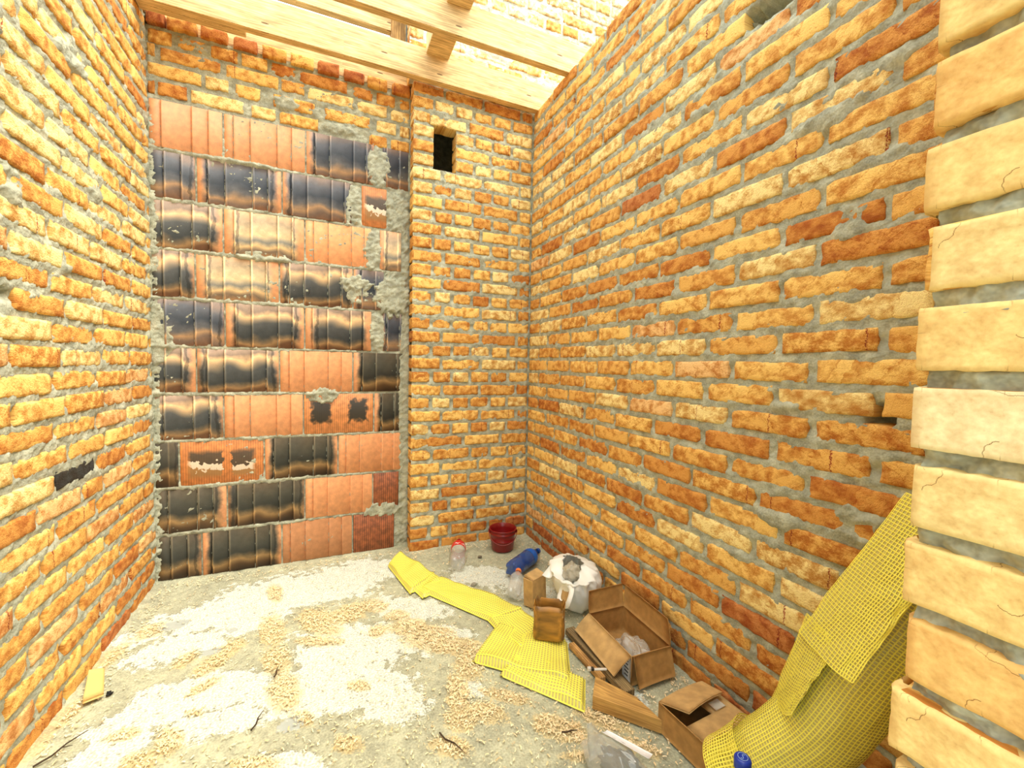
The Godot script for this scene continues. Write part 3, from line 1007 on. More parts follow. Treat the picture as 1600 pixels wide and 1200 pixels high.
const DUST := [[0.58, 0.32, 0.04, 0.02, 0.01, 0.1], [0.43, 0.78, 0.08, -0.08, 0.01, 0.07], [0.31, 0.75, 0.04, -0.03, 0.01, 0.05], [0.6, 0.67, 0.06, 0.02, 0.01, 0.14], [0.64, 0.89, 0.06, 0.02, 0.01, 0.11], [0.68, 1.08, 0.06, 0.02, 0.01, 0.11], [0.74, 1.23, 0.04, 0.02, 0.0, 0.04], [0.79, 0.67, 0.1, 0.08, 0.0, 0.12], [0.92, 0.65, 0.1, -0.02, -0.0, 0.09], [1.03, 0.63, 0.07, 0.03, -0.01, 0.07], [0.41, 0.94, 0.05, -0.03, 0.01, 0.03], [0.23, 1.09, 0.05, -0.0, 0.01, 0.03], [0.37, 1.17, 0.04, -0.0, 0.02, 0.07], [0.31, 1.22, 0.05, -0.0, 0.02, 0.05], [0.63, 1.36, 0.07, 0.03, 0.0, 0.03], [0.88, 1.39, 0.05, 0.02, -0.0, 0.04], [1.03, 0.84, 0.04, 0.01, -0.01, 0.05], [1.2, 0.91, 0.15, 0.09, -0.01, 0.06], [1.27, 1.03, 0.17, 0.11, -0.02, 0.07], [1.17, 0.84, 0.08, 0.03, -0.01, 0.05], [1.34, 1.19, 0.06, 0.02, -0.03, 0.1], [1.25, 1.33, 0.04, 0.02, -0.03, 0.12], [1.24, 1.43, 0.06, 0.02, -0.02, 0.06], [1.32, 1.44, 0.07, 0.05, -0.02, 0.04], [1.17, 1.52, 0.06, 0.04, -0.01, 0.04], [1.41, 1.4, 0.08, 0.07, -0.01, 0.03], [1.53, 1.6, 0.09, 0.08, -0.03, 0.04], [1.67, 1.62, 0.08, 0.08, -0.02, 0.03], [1.72, 1.75, 0.05, 0.06, -0.02, 0.02], [1.52, 1.7, 0.05, 0.02, -0.01, 0.02], [0.79, 0.82, 0.1, 0.04, 0.0, 0.04], [1.12, 0.75, 0.06, 0.02, -0.01, 0.05], [0.93, 1.15, 0.04, 0.02, -0.0, 0.03], [0.41, 1.07, 0.03, 0.01, 0.01, 0.02], [0.12, 0.47, 0.06, -0.02, 0.02, 0.06], [0.03, 0.64, 0.04, -0.11, 0.02, 0.06], [0.03, 0.93, 0.03, -0.08, 0.02, 0.05], [0.01, 1.04, 0.02, -0.05, 0.02, 0.05], [1.65, 1.29, 0.05, 0.02, -0.02, 0.03], [1.51, 1.35, 0.05, 0.02, -0.01, 0.03]]
const SPLATS := [[0.196, 0.462, 0.07, 0.045], [0.389, 0.729, 0.045, 0.03], [0.713, 1.242, 0.05, 0.04], [0.44, 0.60, 0.02, 0.02]]

# how strongly the patches cover a point: filled into a coarse map first
func patch_map(list: Array, w: int, h: int) -> PackedFloat32Array:
	var out := PackedFloat32Array()
	out.resize(w * h)
	out.fill(-1.0)
	for e in list:
		var det: float = e[2] * e[5] - e[3] * e[4]
		var reach := maxf(absf(e[2]) + absf(e[4]), absf(e[3]) + absf(e[5])) * 1.5
		var x0 := clampi(int((e[0] - reach + 0.06) / 2.3 * w), 0, w - 1)
		var x1 := clampi(int((e[0] + reach + 0.06) / 2.3 * w), 0, w - 1)
		var y0 := clampi(int((e[1] - reach + 0.06) / 3.1 * h), 0, h - 1)
		var y1 := clampi(int((e[1] + reach + 0.06) / 3.1 * h), 0, h - 1)
		for y in range(y0, y1 + 1):
			for x in range(x0, x1 + 1):
				var dx: float = (x + 0.5) / w * 2.3 - 0.06 - e[0]
				var dz: float = (y + 0.5) / h * 3.1 - 0.06 - e[1]
				var a: float = (dx * e[5] - dz * e[4]) / det
				var b: float = (dz * e[2] - dx * e[3]) / det
				var c := 1.0 - sqrt(a * a + b * b)
				if c > out[y * w + x]:
					out[y * w + x] = c
	return out

var dust_map: PackedFloat32Array
func floor_material() -> StandardMaterial3D:
	var W := 920
	var H := 1240
	var mw := 230
	var mh := 310
	var lime := patch_map(LIME, mw, mh)
	dust_map = patch_map(DUST, mw, mh)
	var spl: Array = []
	for s in SPLATS:
		spl.append([s[0], s[1], s[2], 0.0, 0.0, s[3]])
	var splat := patch_map(spl, mw, mh)
	var n1 := noise_bytes(W, H, 111, 0.012, 4)
	var n2 := noise_bytes(W, H, 112, 0.05, 4)
	var n3 := noise_bytes(W, H, 113, 0.28, 3)
	var data := PackedByteArray()
	data.resize(W * H * 3)
	var hg := PackedByteArray()
	hg.resize(W * H)
	var bare := Vector3(0.67, 0.67, 0.57)
	var white := Vector3(0.87, 0.89, 0.85)
	var sand := Vector3(0.78, 0.68, 0.47)
	var grey := Vector3(0.66, 0.68, 0.65)
	for y in H:
		var row := (y / 4) * mw
		for x in W:
			var i := y * W + x
			var mi := row + x / 4
			var a := n1[i] / 255.0 - 0.5
			var b := n2[i] / 255.0 - 0.5
			var f := n3[i] / 255.0 - 0.5
			var c := bare * (1.0 + a * 0.22 + b * 0.22 + f * 0.30)
			var L := lime[mi] * 1.1 + a * 0.7 + b * 0.75 + f * 0.30 + 0.10
			var h := 0.35 + f * 0.25
			if L > 0.0:
				c = c.lerp(white * (0.95 + f * 0.30 + b * 0.10), clampf(L * 7.0, 0.0, 1.0) * clampf(0.80 + f * 0.9, 0.25, 1.0))
				h += clampf(L * 4.0, 0.0, 0.35) + f * 0.3
			var D := dust_map[mi] * 0.9 + b * 0.5 + f * 0.35 + 0.02
			if D > 0.0:
				c = c.lerp(sand * (1.0 + f * 0.5 + b * 0.2), clampf(D * 3.0, 0.0, 0.55))
			var S := splat[mi] + b * 0.3
			if S > 0.18:
				c = grey * (1.0 + b * 0.06 + f * 0.04)
				h = 0.5
			data[i * 3] = int(clampf(c.x, 0.0, 1.0) * 255.0)
			data[i * 3 + 1] = int(clampf(c.y, 0.0, 1.0) * 255.0)
			data[i * 3 + 2] = int(clampf(c.z, 0.0, 1.0) * 255.0)
			hg[i] = int(clampf(h, 0.0, 1.0) * 255.0)
	var m := mat(Color.WHITE, 0.95)
	m.albedo_texture = tex_rgb(W, H, data)
	relief(m, ImageTexture.create_from_image(Image.create_from_data(W, H, false, Image.FORMAT_L8, hg)), 0.9)
	return m

func build_shavings() -> void:
	var st := SurfaceTool.new()
	st.begin(Mesh.PRIMITIVE_TRIANGLES)
	st.set_smooth_group(-1)
	var p := [Vector3(-1, 0, -0.5), Vector3(-1, 0, 0.5), Vector3(0, 0.35, -0.5), Vector3(0, 0.35, 0.5), Vector3(1, 0.05, -0.5), Vector3(1, 0.05, 0.5)]
	quad(st, p[0], p[2], p[3], p[1])
	quad(st, p[2], p[4], p[5], p[3])
	var mesh := finish(st)
	var r := RandomNumberGenerator.new()
	r.seed = 909
	var nd := noise(909, 7.0, 3)
	var xf: Array = []
	var cols: Array = []
	var tries := 0
	while xf.size() < 15000 and tries < 400000:
		tries += 1
		var x := r.randf_range(0.03, WX - 0.03)
		var z := r.randf_range(0.04, 2.0)
		if x > SX and z < SZ + 0.02:
			continue
		var mi := clampi(int((z + 0.06) / 3.1 * 310), 0, 309) * 230 + clampi(int((x + 0.06) / 2.3 * 230), 0, 229)
		var d := dust_map[mi] + nd.get_noise_2d(x, z) * 0.5
		var edge := minf(x, minf(WX - x, z - (0.0 if x < SX else SZ)))
		var chance := 0.035 + clampf(d * 1.6, 0.0, 0.9)
		if edge < 0.10:
			chance += 0.14
		if z > 1.25:
			chance += 0.05
		if r.randf() > chance:
			continue
		var s := r.randf_range(0.0022, 0.0068)
		var b := Basis.from_euler(Vector3(r.randf_range(-0.5, 0.5), r.randf() * TAU, r.randf_range(-0.35, 0.35))) * Basis.from_scale(Vector3(s, s * 0.7, s * r.randf_range(0.35, 0.8)))
		xf.append(Transform3D(b, Vector3(x, 0.002 + r.randf() * 0.004 + (maxf(0.0, 0.07 - edge) * 0.13), z)))
		var t := r.randf()
		cols.append(Color(0.86, 0.66, 0.36).lerp(Color(0.62, 0.42, 0.18), t * t).lerp(Color(0.95, 0.86, 0.64), r.randf() * 0.6))
	var mm := MultiMesh.new()
	mm.transform_format = MultiMesh.TRANSFORM_3D
	mm.use_colors = true
	mm.mesh = mesh
	mm.instance_count = xf.size()
	for i in xf.size():
		mm.set_instance_transform(i, xf[i])
		mm.set_instance_color(i, cols[i])
	var o := MultiMeshInstance3D.new()
	o.name = "wood_shavings"
	o.multimesh = mm
	var m := mat(Color.WHITE, 0.8)
	m.vertex_color_use_as_albedo = true
	o.material_override = m
	o.set_meta("label", "golden wood shavings and sawdust scattered over the floor")
	o.set_meta("category", "sawdust")
	o.set_meta("kind", "stuff")
	add_child(o)

# ---------------------------------------------------------------- shapes for the rubbish
# lathe round the y axis: profile of [radius, height]; lobes squash the first rings into a petal base
func lathe(profile: Array, segs := 28, lobes := 0) -> ArrayMesh:
	var st := SurfaceTool.new()
	st.begin(Mesh.PRIMITIVE_TRIANGLES)
	for j in profile.size():
		for i in segs + 1:
			var a := TAU * i / segs
			var r: float = profile[j][0]
			var y: float = profile[j][1]
			if lobes > 0 and profile[j].size() > 2:
				var q := 0.5 - 0.5 * cos(a * lobes)
				r *= 1.0 - 0.16 * q * profile[j][2]
				y += 0.012 * q * profile[j][2]
			st.set_uv(Vector2(float(i) / segs, y))
			st.add_vertex(Vector3(cos(a) * r, y, sin(a) * r))
	grid_into(st, 0, segs, profile.size() - 1, true)
	return finish(st)

# a sheet with thickness between four corners, bowed by `bow` along its normal
func card(p: Array, thick := 0.004, bow := 0.0, n := 6) -> ArrayMesh:
	var st := SurfaceTool.new()
	st.begin(Mesh.PRIMITIVE_TRIANGLES)
	var nor: Vector3 = (p[1] - p[0]).cross(p[3] - p[0]).normalized()
	var wu: float = (p[1] - p[0]).length()
	var wv: float = (p[3] - p[0]).length()
	for s in 2:
		for j in n + 1:
			for i in n + 1:
				var u := float(i) / n
				var v := float(j) / n
				var q: Vector3 = p[0].lerp(p[1], u).lerp(p[3].lerp(p[2], u), v)
				q += nor * (bow * 4.0 * u * (1.0 - u) + (0.5 - s) * thick)
				st.set_uv(Vector2(u * wu, v * wv))
				st.add_vertex(q)
	var m := (n + 1) * (n + 1)
	grid_into(st, 0, n, n, true)
	grid_into(st, m, n, n)
	var ring: Array = []
	for i in n: ring.append(i)
	for j in n: ring.append(j * (n + 1) + n)
	for i in n: ring.append(n * (n + 1) + n - i)
	for j in n: ring.append((n - j) * (n + 1))
	for k in ring.size():
		var a: int = ring[k]
		var b: int = ring[(k + 1) % ring.size()]
		for q in [a, b, b + m, a, b + m, a + m]: st.add_index(q)
	st.deindex()
	st.set_smooth_group(-1)
	st.generate_normals()
	return st.commit()

func tube_path(path: Array, radius: Array, segs := 10) -> ArrayMesh:
	var st := SurfaceTool.new()
	st.begin(Mesh.PRIMITIVE_TRIANGLES)
	var n := path.size()
	for j in n:
		var d: Vector3 = (path[mini(j + 1, n - 1)] - path[maxi(j - 1, 0)]).normalized()
		var s := d.cross(Vector3.UP if absf(d.y) < 0.9 else Vector3.RIGHT).normalized()
		var t := s.cross(d)
		for i in segs + 1:
			var a := TAU * i / segs
			st.set_uv(Vector2(float(i) / segs, float(j) / n))
			st.add_vertex(path[j] + (s * cos(a) + t * sin(a)) * radius[j])
	grid_into(st, 0, segs, n - 1, true)
	return finish(st)

# net strands lying on a grid of points [row][col]
func strand_mesh(g: Array, width: float, lift: float) -> ArrayMesh:
	var st := SurfaceTool.new()
	st.begin(Mesh.PRIMITIVE_TRIANGLES)
	st.set_smooth_group(-1)
	var nv := g.size()
	var nu: int = g[0].size()
	for j in nv:
		for i in nu:
			var p: Vector3 = g[j][i]
			var du: Vector3 = g[j][mini(i + 1, nu - 1)] - g[j][maxi(i - 1, 0)]
			var dv: Vector3 = g[mini(j + 1, nv - 1)][i] - g[maxi(j - 1, 0)][i]
			var nor := du.cross(dv).normalized() * lift
			if i < nu - 1:
				var q: Vector3 = g[j][i + 1]
				var s: Vector3 = dv.normalized() * width / 2.0
				quad(st, p - s + nor, p + s + nor, q + s + nor, q - s + nor)
			if j < nv - 1:
				var q: Vector3 = g[j + 1][i]
				var s: Vector3 = du.normalized() * width / 2.0
				quad(st, p - s + nor * 1.25, q - s + nor * 1.25, q + s + nor * 1.25, p + s + nor * 1.25)
	return finish(st)

func sheet_mesh(g: Array) -> ArrayMesh:
	var st := SurfaceTool.new()
	st.begin(Mesh.PRIMITIVE_TRIANGLES)
	for j in g.size():
		for i in g[0].size():
			st.set_uv(Vector2(i, j))
			st.add_vertex(g[j][i])
	grid_into(st, 0, g[0].size() - 1, g.size() - 1)
	return finish(st)

var net_yellow: StandardMaterial3D
var net_film: StandardMaterial3D

# folded piece of net between four floor corners; two layers joined by rounded folds on the u ends
func net_fold(parent: Node3D, c: Array, y0: float, y1: float, seed_: int, cell := 0.0115) -> void:
	var lu: float = ((c[1] - c[0]).length() + (c[2] - c[3]).length()) / 2.0
	var lv: float = ((c[3] - c[0]).length() + (c[2] - c[1]).length()) / 2.0
	var ns := noise(seed_, 5.0, 2)
	# reinforced film: yellow threads on a translucent membrane, folded double
	for layer in 2:
		var cl: float = cell
		var nu := int(lu / cl)
		var nv := int(lv / cl)
		var g: Array = []
		for j in nv + 1:
			var row: Array = []
			for i in nu + 1:
				var u := float(i) / nu
				var v := float(j) / nv
				var q: Vector2 = c[0].lerp(c[1], u).lerp(c[3].lerp(c[2], u), v)
				var e := minf(minf(v, 1.0 - v) * lv, minf(u, 1.0 - u) * lu)
				var h := lerpf(y0, y1, v) + ns.get_noise_2d(q.x, q.y) * 0.010 + 0.004 * sin(u * 9.0 + v * 3.0) + 0.006
				var k := clampf(e / 0.014, 0.0, 1.0)
				h = maxf(0.004, h * sqrt(1.0 - (1.0 - k) * (1.0 - k)) * [1.0, 0.5][layer])
				row.append(Vector3(q.x, h, q.y))
			g.append(row)
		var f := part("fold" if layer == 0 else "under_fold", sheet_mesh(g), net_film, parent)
		part("threads", strand_mesh(g, 0.0048, 0.0012), net_yellow, f)

# ---------------------------------------------------------------- things on the floor
var cardboard: StandardMaterial3D
var cardboard_dark: StandardMaterial3D
var clear_film: StandardMaterial3D
var clear_pet: StandardMaterial3D

func plastic(col: Color, alpha: float, rough := 0.08) -> StandardMaterial3D:
	var m := mat(Color(col.r, col.g, col.b, alpha), rough)
	m.transparency = BaseMaterial3D.TRANSPARENCY_ALPHA
	return m

func make_small_mats() -> void:
	var W := 256
	var n1 := noise_bytes(W, W, 131, 0.02, 3)
	var n2 := noise_bytes(W, W, 132, 0.4, 2)
	var data := PackedByteArray()
	data.resize(W * W * 3)
	for i in W * W:
		var t := 0.9 + (n1[i] / 255.0 - 0.5) * 0.14 + (n2[i] / 255.0 - 0.5) * 0.10
		for k in 3:
			data[i * 3 + k] = int(clampf(t, 0.0, 1.0) * 255.0)
	var tex := tex_rgb(W, W, data)
	cardboard = mat(c8(212, 172, 112), 0.85)
	cardboard.albedo_texture = tex
	cardboard.uv1_scale = Vector3(4, 4, 1)
	cardboard_dark = mat(c8(188, 140, 76), 0.8)
	cardboard_dark.albedo_texture = tex
	cardboard_dark.uv1_scale = Vector3(5, 5, 1)
	clear_film = plastic(c8(225, 225, 215), 0.32, 0.12)
	clear_pet = plastic(c8(215, 218, 212), 0.34, 0.06)
	net_yellow = mat(c8(250, 240, 96), 0.42)
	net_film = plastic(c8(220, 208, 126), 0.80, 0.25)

func bottle_profile(L: float, R: float) -> Array:
	return [[0.0, L * 0.03], [R * 0.45, L * 0.015], [R * 0.78, 0.0, 1.0], [R * 0.97, L * 0.05, 0.8], [R, L * 0.12, 0.2], [R, L * 0.30], [R * 0.965, L * 0.32], [R * 0.965, L * 0.36], [R, L * 0.38], [R, L * 0.66], [R * 0.9, L * 0.74], [R * 0.66, L * 0.82], [R * 0.38, L * 0.89], [R * 0.30, L * 0.92], [R * 0.30, L * 0.985]]

func lying_bottle(called: String, label: String, base: Vector3, neck: Vector3, R: float, body: Material, roll := 0.0) -> Node3D:
	var t := thing(called, label, "bottle", base)
	var d := (neck - base).normalized()
	var s := d.cross(Vector3.UP).normalized()
	t.basis = Basis(s, d, s.cross(d)) * Basis(Vector3.UP, roll)
	var L := (neck - base).length()
	part("body", lathe(bottle_profile(L, R), 30, 5), body, t)
	return t

func build_bottles() -> void:
	# clear bottle, red label, lying with its base to the camera
	var b := lying_bottle("plastic_bottle", "clear plastic bottle with a red label lying before the chimney breast", Vector3(1.505, 0.048, 0.455), Vector3(1.60, 0.052, 0.165), 0.045, clear_pet)
	var L := 0.305
	part("label", lathe([[0.0459, L * 0.50], [0.0462, L * 0.52], [0.0462, L * 0.64], [0.0425, L * 0.73], [0.041, L * 0.745]], 28), mat(c8(205, 30, 32), 0.4), b)
	# white scrawl round the label
	var g: Array = []
	for j in 3:
		var row: Array = []
		for i in 41:
			var f := i / 40.0
			var a := -0.4 + f * 2.6
			var y := L * 0.575 + 0.007 * sin(f * 30.0) + (j - 1) * (0.003 + 0.0025 * sin(f * 17.0))
			row.append(Vector3(cos(a) * 0.0467, y, sin(a) * 0.0467))
		g.append(row)
	var scrawl := SurfaceTool.new()
	scrawl.begin(Mesh.PRIMITIVE_TRIANGLES)
	for j in 3:
		for i in 41:
			scrawl.add_vertex(g[j][i])
	grid_into(scrawl, 0, 40, 2, true)
	part("label_lettering", finish(scrawl), mat(c8(250, 246, 240), 0.5), b)
	part("cap", lathe([[0.0, L * 1.01], [0.0155, L * 1.01], [0.016, L * 1.0], [0.016, L * 0.95], [0.0155, L * 0.945]], 20), mat(c8(150, 24, 26), 0.4), b)
	# blue bottle
	var bl := lying_bottle("blue_bottle", "blue plastic bottle lying on its side by the white bag", Vector3(1.752, 0.05, 0.645), Vector3(2.01, 0.052, 0.475), 0.047, plastic(c8(24, 74, 150), 0.72))
	L = 0.309
	part("label", lathe([[0.0479, L * 0.60], [0.0482, L * 0.61], [0.0482, L * 0.70], [0.044, L * 0.74]], 28), mat(c8(20, 96, 190), 0.35), bl)
	part("cap", lathe([[0.0, L * 1.01], [0.0165, L * 1.01], [0.017, L], [0.017, L * 0.95]], 20), mat(c8(28, 70, 150), 0.4), bl)
	# crushed clear bottle with an orange cap behind the carton
	var cl := lying_bottle("crushed_bottle", "crumpled clear bottle with an orange cap next to the small carton", Vector3(1.675, 0.040, 0.86), Vector3(1.775, 0.07, 0.70), 0.036, clear_pet)
	part("cap", lathe([[0.0, 0.197], [0.0155, 0.197], [0.016, 0.194], [0.016, 0.178]], 18), mat(c8(240, 130, 60), 0.4), cl)
	# bottle with a blue cap at the lower edge of the picture
	var cb := thing("capped_bottle", "clear bottle with a dark blue screw cap before the yellow roll", "bottle", Vector3(1.697, 0.003, 2.113))
	part("body", lathe([[0.0, 0.012], [0.02, 0.004], [0.026, 0.0], [0.031, 0.012], [0.0325, 0.03], [0.0325, 0.17], [0.030, 0.195], [0.022, 0.225], [0.0145, 0.245], [0.0135, 0.262], [0.0165, 0.264], [0.0165, 0.267], [0.0135, 0.268], [0.0135, 0.284]], 30, 0), clear_pet, cb)
	var cap := part("cap", lathe([[0.0, 0.292], [0.012, 0.2925], [0.0165, 0.291], [0.0182, 0.288], [0.0185, 0.285], [0.0185, 0.268], [0.0178, 0.266]], 30), mat(c8(16, 52, 160), 0.35), cb)
	var pth: Array = []
	var rad: Array = []
	for i in 25:
		var a := TAU * i / 24.0
		pth.append(Vector3(cos(a) * 0.0105, 0.2932, sin(a) * 0.0105))
		rad.append(0.0007)
	var em := mat(c8(150, 180, 235), 0.4)
	part("emblem_ring", tube_path(pth, rad, 5), em, cap)
	pth = []
	rad = []
	for i in 9:
		var f := i / 8.0
		pth.append(Vector3((f - 0.5) * 0.014, 0.2932, 0.004 * sin(f * TAU) ))
		rad.append(0.0008)
	part("emblem_wave", tube_path(pth, rad, 5), em, cap)

func build_bucket() -> void:
	var t := thing("red_bucket", "small dark red plastic bucket in the far corner", "bucket", Vector3(1.862, 0.004, 0.262))
	var red := mat(c8(128, 20, 22), 0.28)
	red.cull_mode = BaseMaterial3D.CULL_DISABLED
	part("body", lathe([[0.0, 0.002], [0.066, 0.0], [0.070, 0.006], [0.0765, 0.06], [0.079, 0.062], [0.0790, 0.068], [0.0775, 0.070], [0.081, 0.104], [0.086, 0.106], [0.086, 0.112], [0.083, 0.114], [0.0835, 0.128], [0.089, 0.131], [0.0895, 0.135], [0.086, 0.137], [0.082, 0.134], [0.0785, 0.105], [0.066, 0.006], [0.0, 0.006]], 40), red, t)
	# wire handle fallen forward
	var pth: Array = []
	var rad: Array = []
	for i in 21:
		var a := PI * i / 20.0
		pth.append(Vector3(-cos(a) * 0.089, 0.118 - 0.062 * sin(a) , 0.012 + 0.078 * sin(a)))
		rad.append(0.0022)
	part("handle", tube_path(pth, rad, 6), red, t, Vector3.ZERO, Basis(Vector3.UP, -0.35))
	for s in [-1.0, 1.0]:
		part("handle_lug", box_mesh(0.008, 0.02, 0.02, 0.002), red, t, Basis(Vector3.UP, -0.35) * Vector3(s * 0.087, 0.118, 0.008))

func build_cartons() -> void:
	var T := 0.0045
	# open box against the right wall
	var o := thing("open_carton", "open cardboard box with folded-out flaps against the right wall", "box", Vector3(1.95, 0.004, 1.393))
	o.rotation.y = -0.03
	var hx := 0.09
	var hz := 0.147
	var h := 0.112
	var V := func(x, y, z): return Vector3(x, y, z)
	part("bottom", card([V.call(-hx, 0.003, -hz), V.call(-hx, 0.003, hz), V.call(hx, 0.003, hz), V.call(hx, 0.003, -hz)], T), cardboard_dark, o)
	part("side", card([V.call(-hx, 0, -hz), V.call(-hx, 0, hz), V.call(-hx, h, hz), V.call(-hx, h, -hz)], T), cardboard, o)
	part("side", card([V.call(hx, 0, hz), V.call(hx, 0, -hz), V.call(hx, h, -hz), V.call(hx, h, hz)], T), cardboard_dark, o)
	part("end", card([V.call(hx, 0, -hz), V.call(-hx, 0, -hz), V.call(-hx, h, -hz), V.call(hx, h, -hz)], T), cardboard_dark, o)
	var e := part("end", card([V.call(-hx, 0, hz), V.call(hx, 0, hz), V.call(hx, h, hz), V.call(-hx, h, hz)], T), cardboard_dark, o)
	part("flap", card([V.call(-hx - 0.002, h, -hz), V.call(-hx - 0.060, h - 0.068, -hz - 0.012), V.call(-hx - 0.066, h - 0.070, hz - 0.015), V.call(-hx - 0.002, h, hz)], T, 0.004), cardboard, o)
	part("flap", card([V.call(hx, h, -hz), V.call(hx + 0.012, h + 0.09, -hz - 0.01), V.call(hx + 0.010, h + 0.088, hz - 0.03), V.call(hx, h, hz)], T, 0.003), cardboard_dark, o)
	part("flap", card([V.call(-hx, h, -hz), V.call(-hx + 0.004, h + 0.092, -hz - 0.012), V.call(hx, h + 0.095, -hz - 0.014), V.call(hx, h, -hz)], T, 0.002), cardboard_dark, o)
	part("flap", card([V.call(-hx + 0.006, h, hz + 0.003), V.call(hx - 0.002, h, hz + 0.003), V.call(hx, h - 0.098, hz + 0.032), V.call(-hx + 0.010, h - 0.104, hz + 0.034)], T, 0.004), cardboard_dark, o)
	var lab := part("label", card([V.call(-hx - 0.003, 0.012, hz - 0.05), V.call(-hx - 0.003, 0.012, hz - 0.002), V.call(-hx - 0.003, 0.100, hz - 0.002), V.call(-hx - 0.003, 0.100, hz - 0.05)], 0.001), mat(c8(228, 226, 220), 0.6), o)
	for i in 5:
		part("print_bar", box_mesh(0.0012, 0.004, 0.018 + 0.004 * (i % 3), 0.0), mat(c8(60, 60, 62), 0.7), lab, Vector3(-hx - 0.0042, 0.028 + i * 0.014, hz - 0.025))
	# clear bag lying inside
	var fb := thing("clear_bag", "crumpled clear plastic bag inside the open cardboard box", "bag", Vector3(1.945, 0.012, 1.44))
	part("film", crumple(Vector3(0.062, 0.085, 0.105), 151, 0.45), clear_film, fb)
	# closed box nearer the camera
	var c := thing("closed_carton", "closed cardboard box with one lifted lid flap beside the yellow roll", "box", Vector3(1.925, 0.004, 1.815))
	c.rotation.y = 0.07
	var cx := 0.104
	var cz := 0.098
	var ch := 0.092
	part("bottom", card([V.call(-cx, 0.003, -cz), V.call(-cx, 0.003, cz), V.call(cx, 0.003, cz), V.call(cx, 0.003, -cz)], T), cardboard_dark, c)
	part("side", card([V.call(-cx, 0, -cz), V.call(-cx, 0, cz), V.call(-cx, ch, cz), V.call(-cx, ch, -cz)], T), cardboard_dark, c)
	part("side", card([V.call(cx, 0, cz), V.call(cx, 0, -cz), V.call(cx, ch, -cz), V.call(cx, ch, cz)], T), cardboard_dark, c)
	part("end", card([V.call(cx, 0, -cz), V.call(-cx, 0, -cz), V.call(-cx, ch, -cz), V.call(cx, ch, -cz)], T), cardboard_dark, c)
	part("end", card([V.call(-cx, 0, cz), V.call(cx, 0, cz), V.call(cx, ch, cz), V.call(-cx, ch, cz)], T), cardboard_dark, c)
	# lid: near flap flat, far flap lifted, side pieces between
	part("lid_flap", card([V.call(-cx, ch, cz), V.call(cx, ch, cz), V.call(cx, ch - 0.003, 0.01), V.call(-cx, ch + 0.002, 0.012)], T, 0.0), cardboard, c)
	part("lid_flap", card([V.call(cx, ch, cz), V.call(cx, ch, -cz), V.call(0.012, ch - 0.006, -cz + 0.01), V.call(0.018, ch - 0.006, cz - 0.01)], 0.003, 0.0), cardboard, c)
	part("lifted_flap", card([V.call(cx - 0.004, ch + 0.001, -cz), V.call(-cx, ch + 0.001, -cz), V.call(-cx + 0.028, ch + 0.022, -cz + 0.094), V.call(cx - 0.014, ch + 0.026, -cz + 0.088)], T, 0.006, 8), cardboard, c)
	part("tape", card([V.call(0.03, ch + 0.0045, -0.02), V.call(0.03, ch + 0.0045, 0.012), V.call(0.075, ch + 0.0045, 0.012), V.call(0.075, ch + 0.0045, -0.02)], 0.0006), plastic(c8(235, 232, 220), 0.5, 0.1), c)
	part("hanging_flap", card([V.call(0.02, ch - 0.004, cz + 0.004), V.call(cx, ch - 0.004, cz + 0.004), V.call(cx + 0.004, ch - 0.085, cz + 0.03), V.call(0.026, ch - 0.085, cz + 0.032)], T, 0.003), cardboard, c)
	# small carton in front of the white bag
	var s := thing("small_carton", "small plain cardboard box leaning in front of the white bag", "box", Vector3(1.772, 0.004, 0.905))
	s.rotation.y = 0.42
	part("body", box_mesh(0.105, 0.135, 0.06, 0.0015), cardboard, s, Vector3(0, 0.068, 0), Basis(Vector3(1, 0, 0), -0.06))
	part("top_flap", card([V.call(-0.05, 0.136, 0.027), V.call(0.05, 0.136, 0.027), V.call(0.048, 0.150, -0.03), V.call(-0.05, 0.146, -0.03)], 0.003), cardboard, s)
	# brown paper pouch standing on the net
	var p := thing("brown_pouch", "torn brown paper pouch standing open on the yellow netting", "pouch", Vector3(1.685, 0.042, 1.212))
	p.rotation.y = -0.56
	part("body", pouch_mesh(), pouch_mat(), p)
	part("torn_rim", card([V.call(-0.058, 0.112, 0.034), V.call(0.060, 0.104, 0.036), V.call(0.058, 0.128, 0.030), V.call(-0.056, 0.136, 0.026)], 0.003, -0.006), mat(c8(196, 162, 124), 0.7), p)

func pouch_mat() -> StandardMaterial3D:
	var W := 128
	var n1 := noise_bytes(W, W, 171, 0.03, 4)
	var data := PackedByteArray()
	data.resize(W * W * 3)
	for i in W * W:
		var t := 0.5 + n1[i] / 255.0 * 0.5
		data[i * 3] = int(196 * t)
		data[i * 3 + 1] = int(138 * t)
		data[i * 3 + 2] = int(56 * t)
	var m := mat(Color.WHITE, 0.45)
	m.albedo_texture = tex_rgb(W, W, data)
	return m

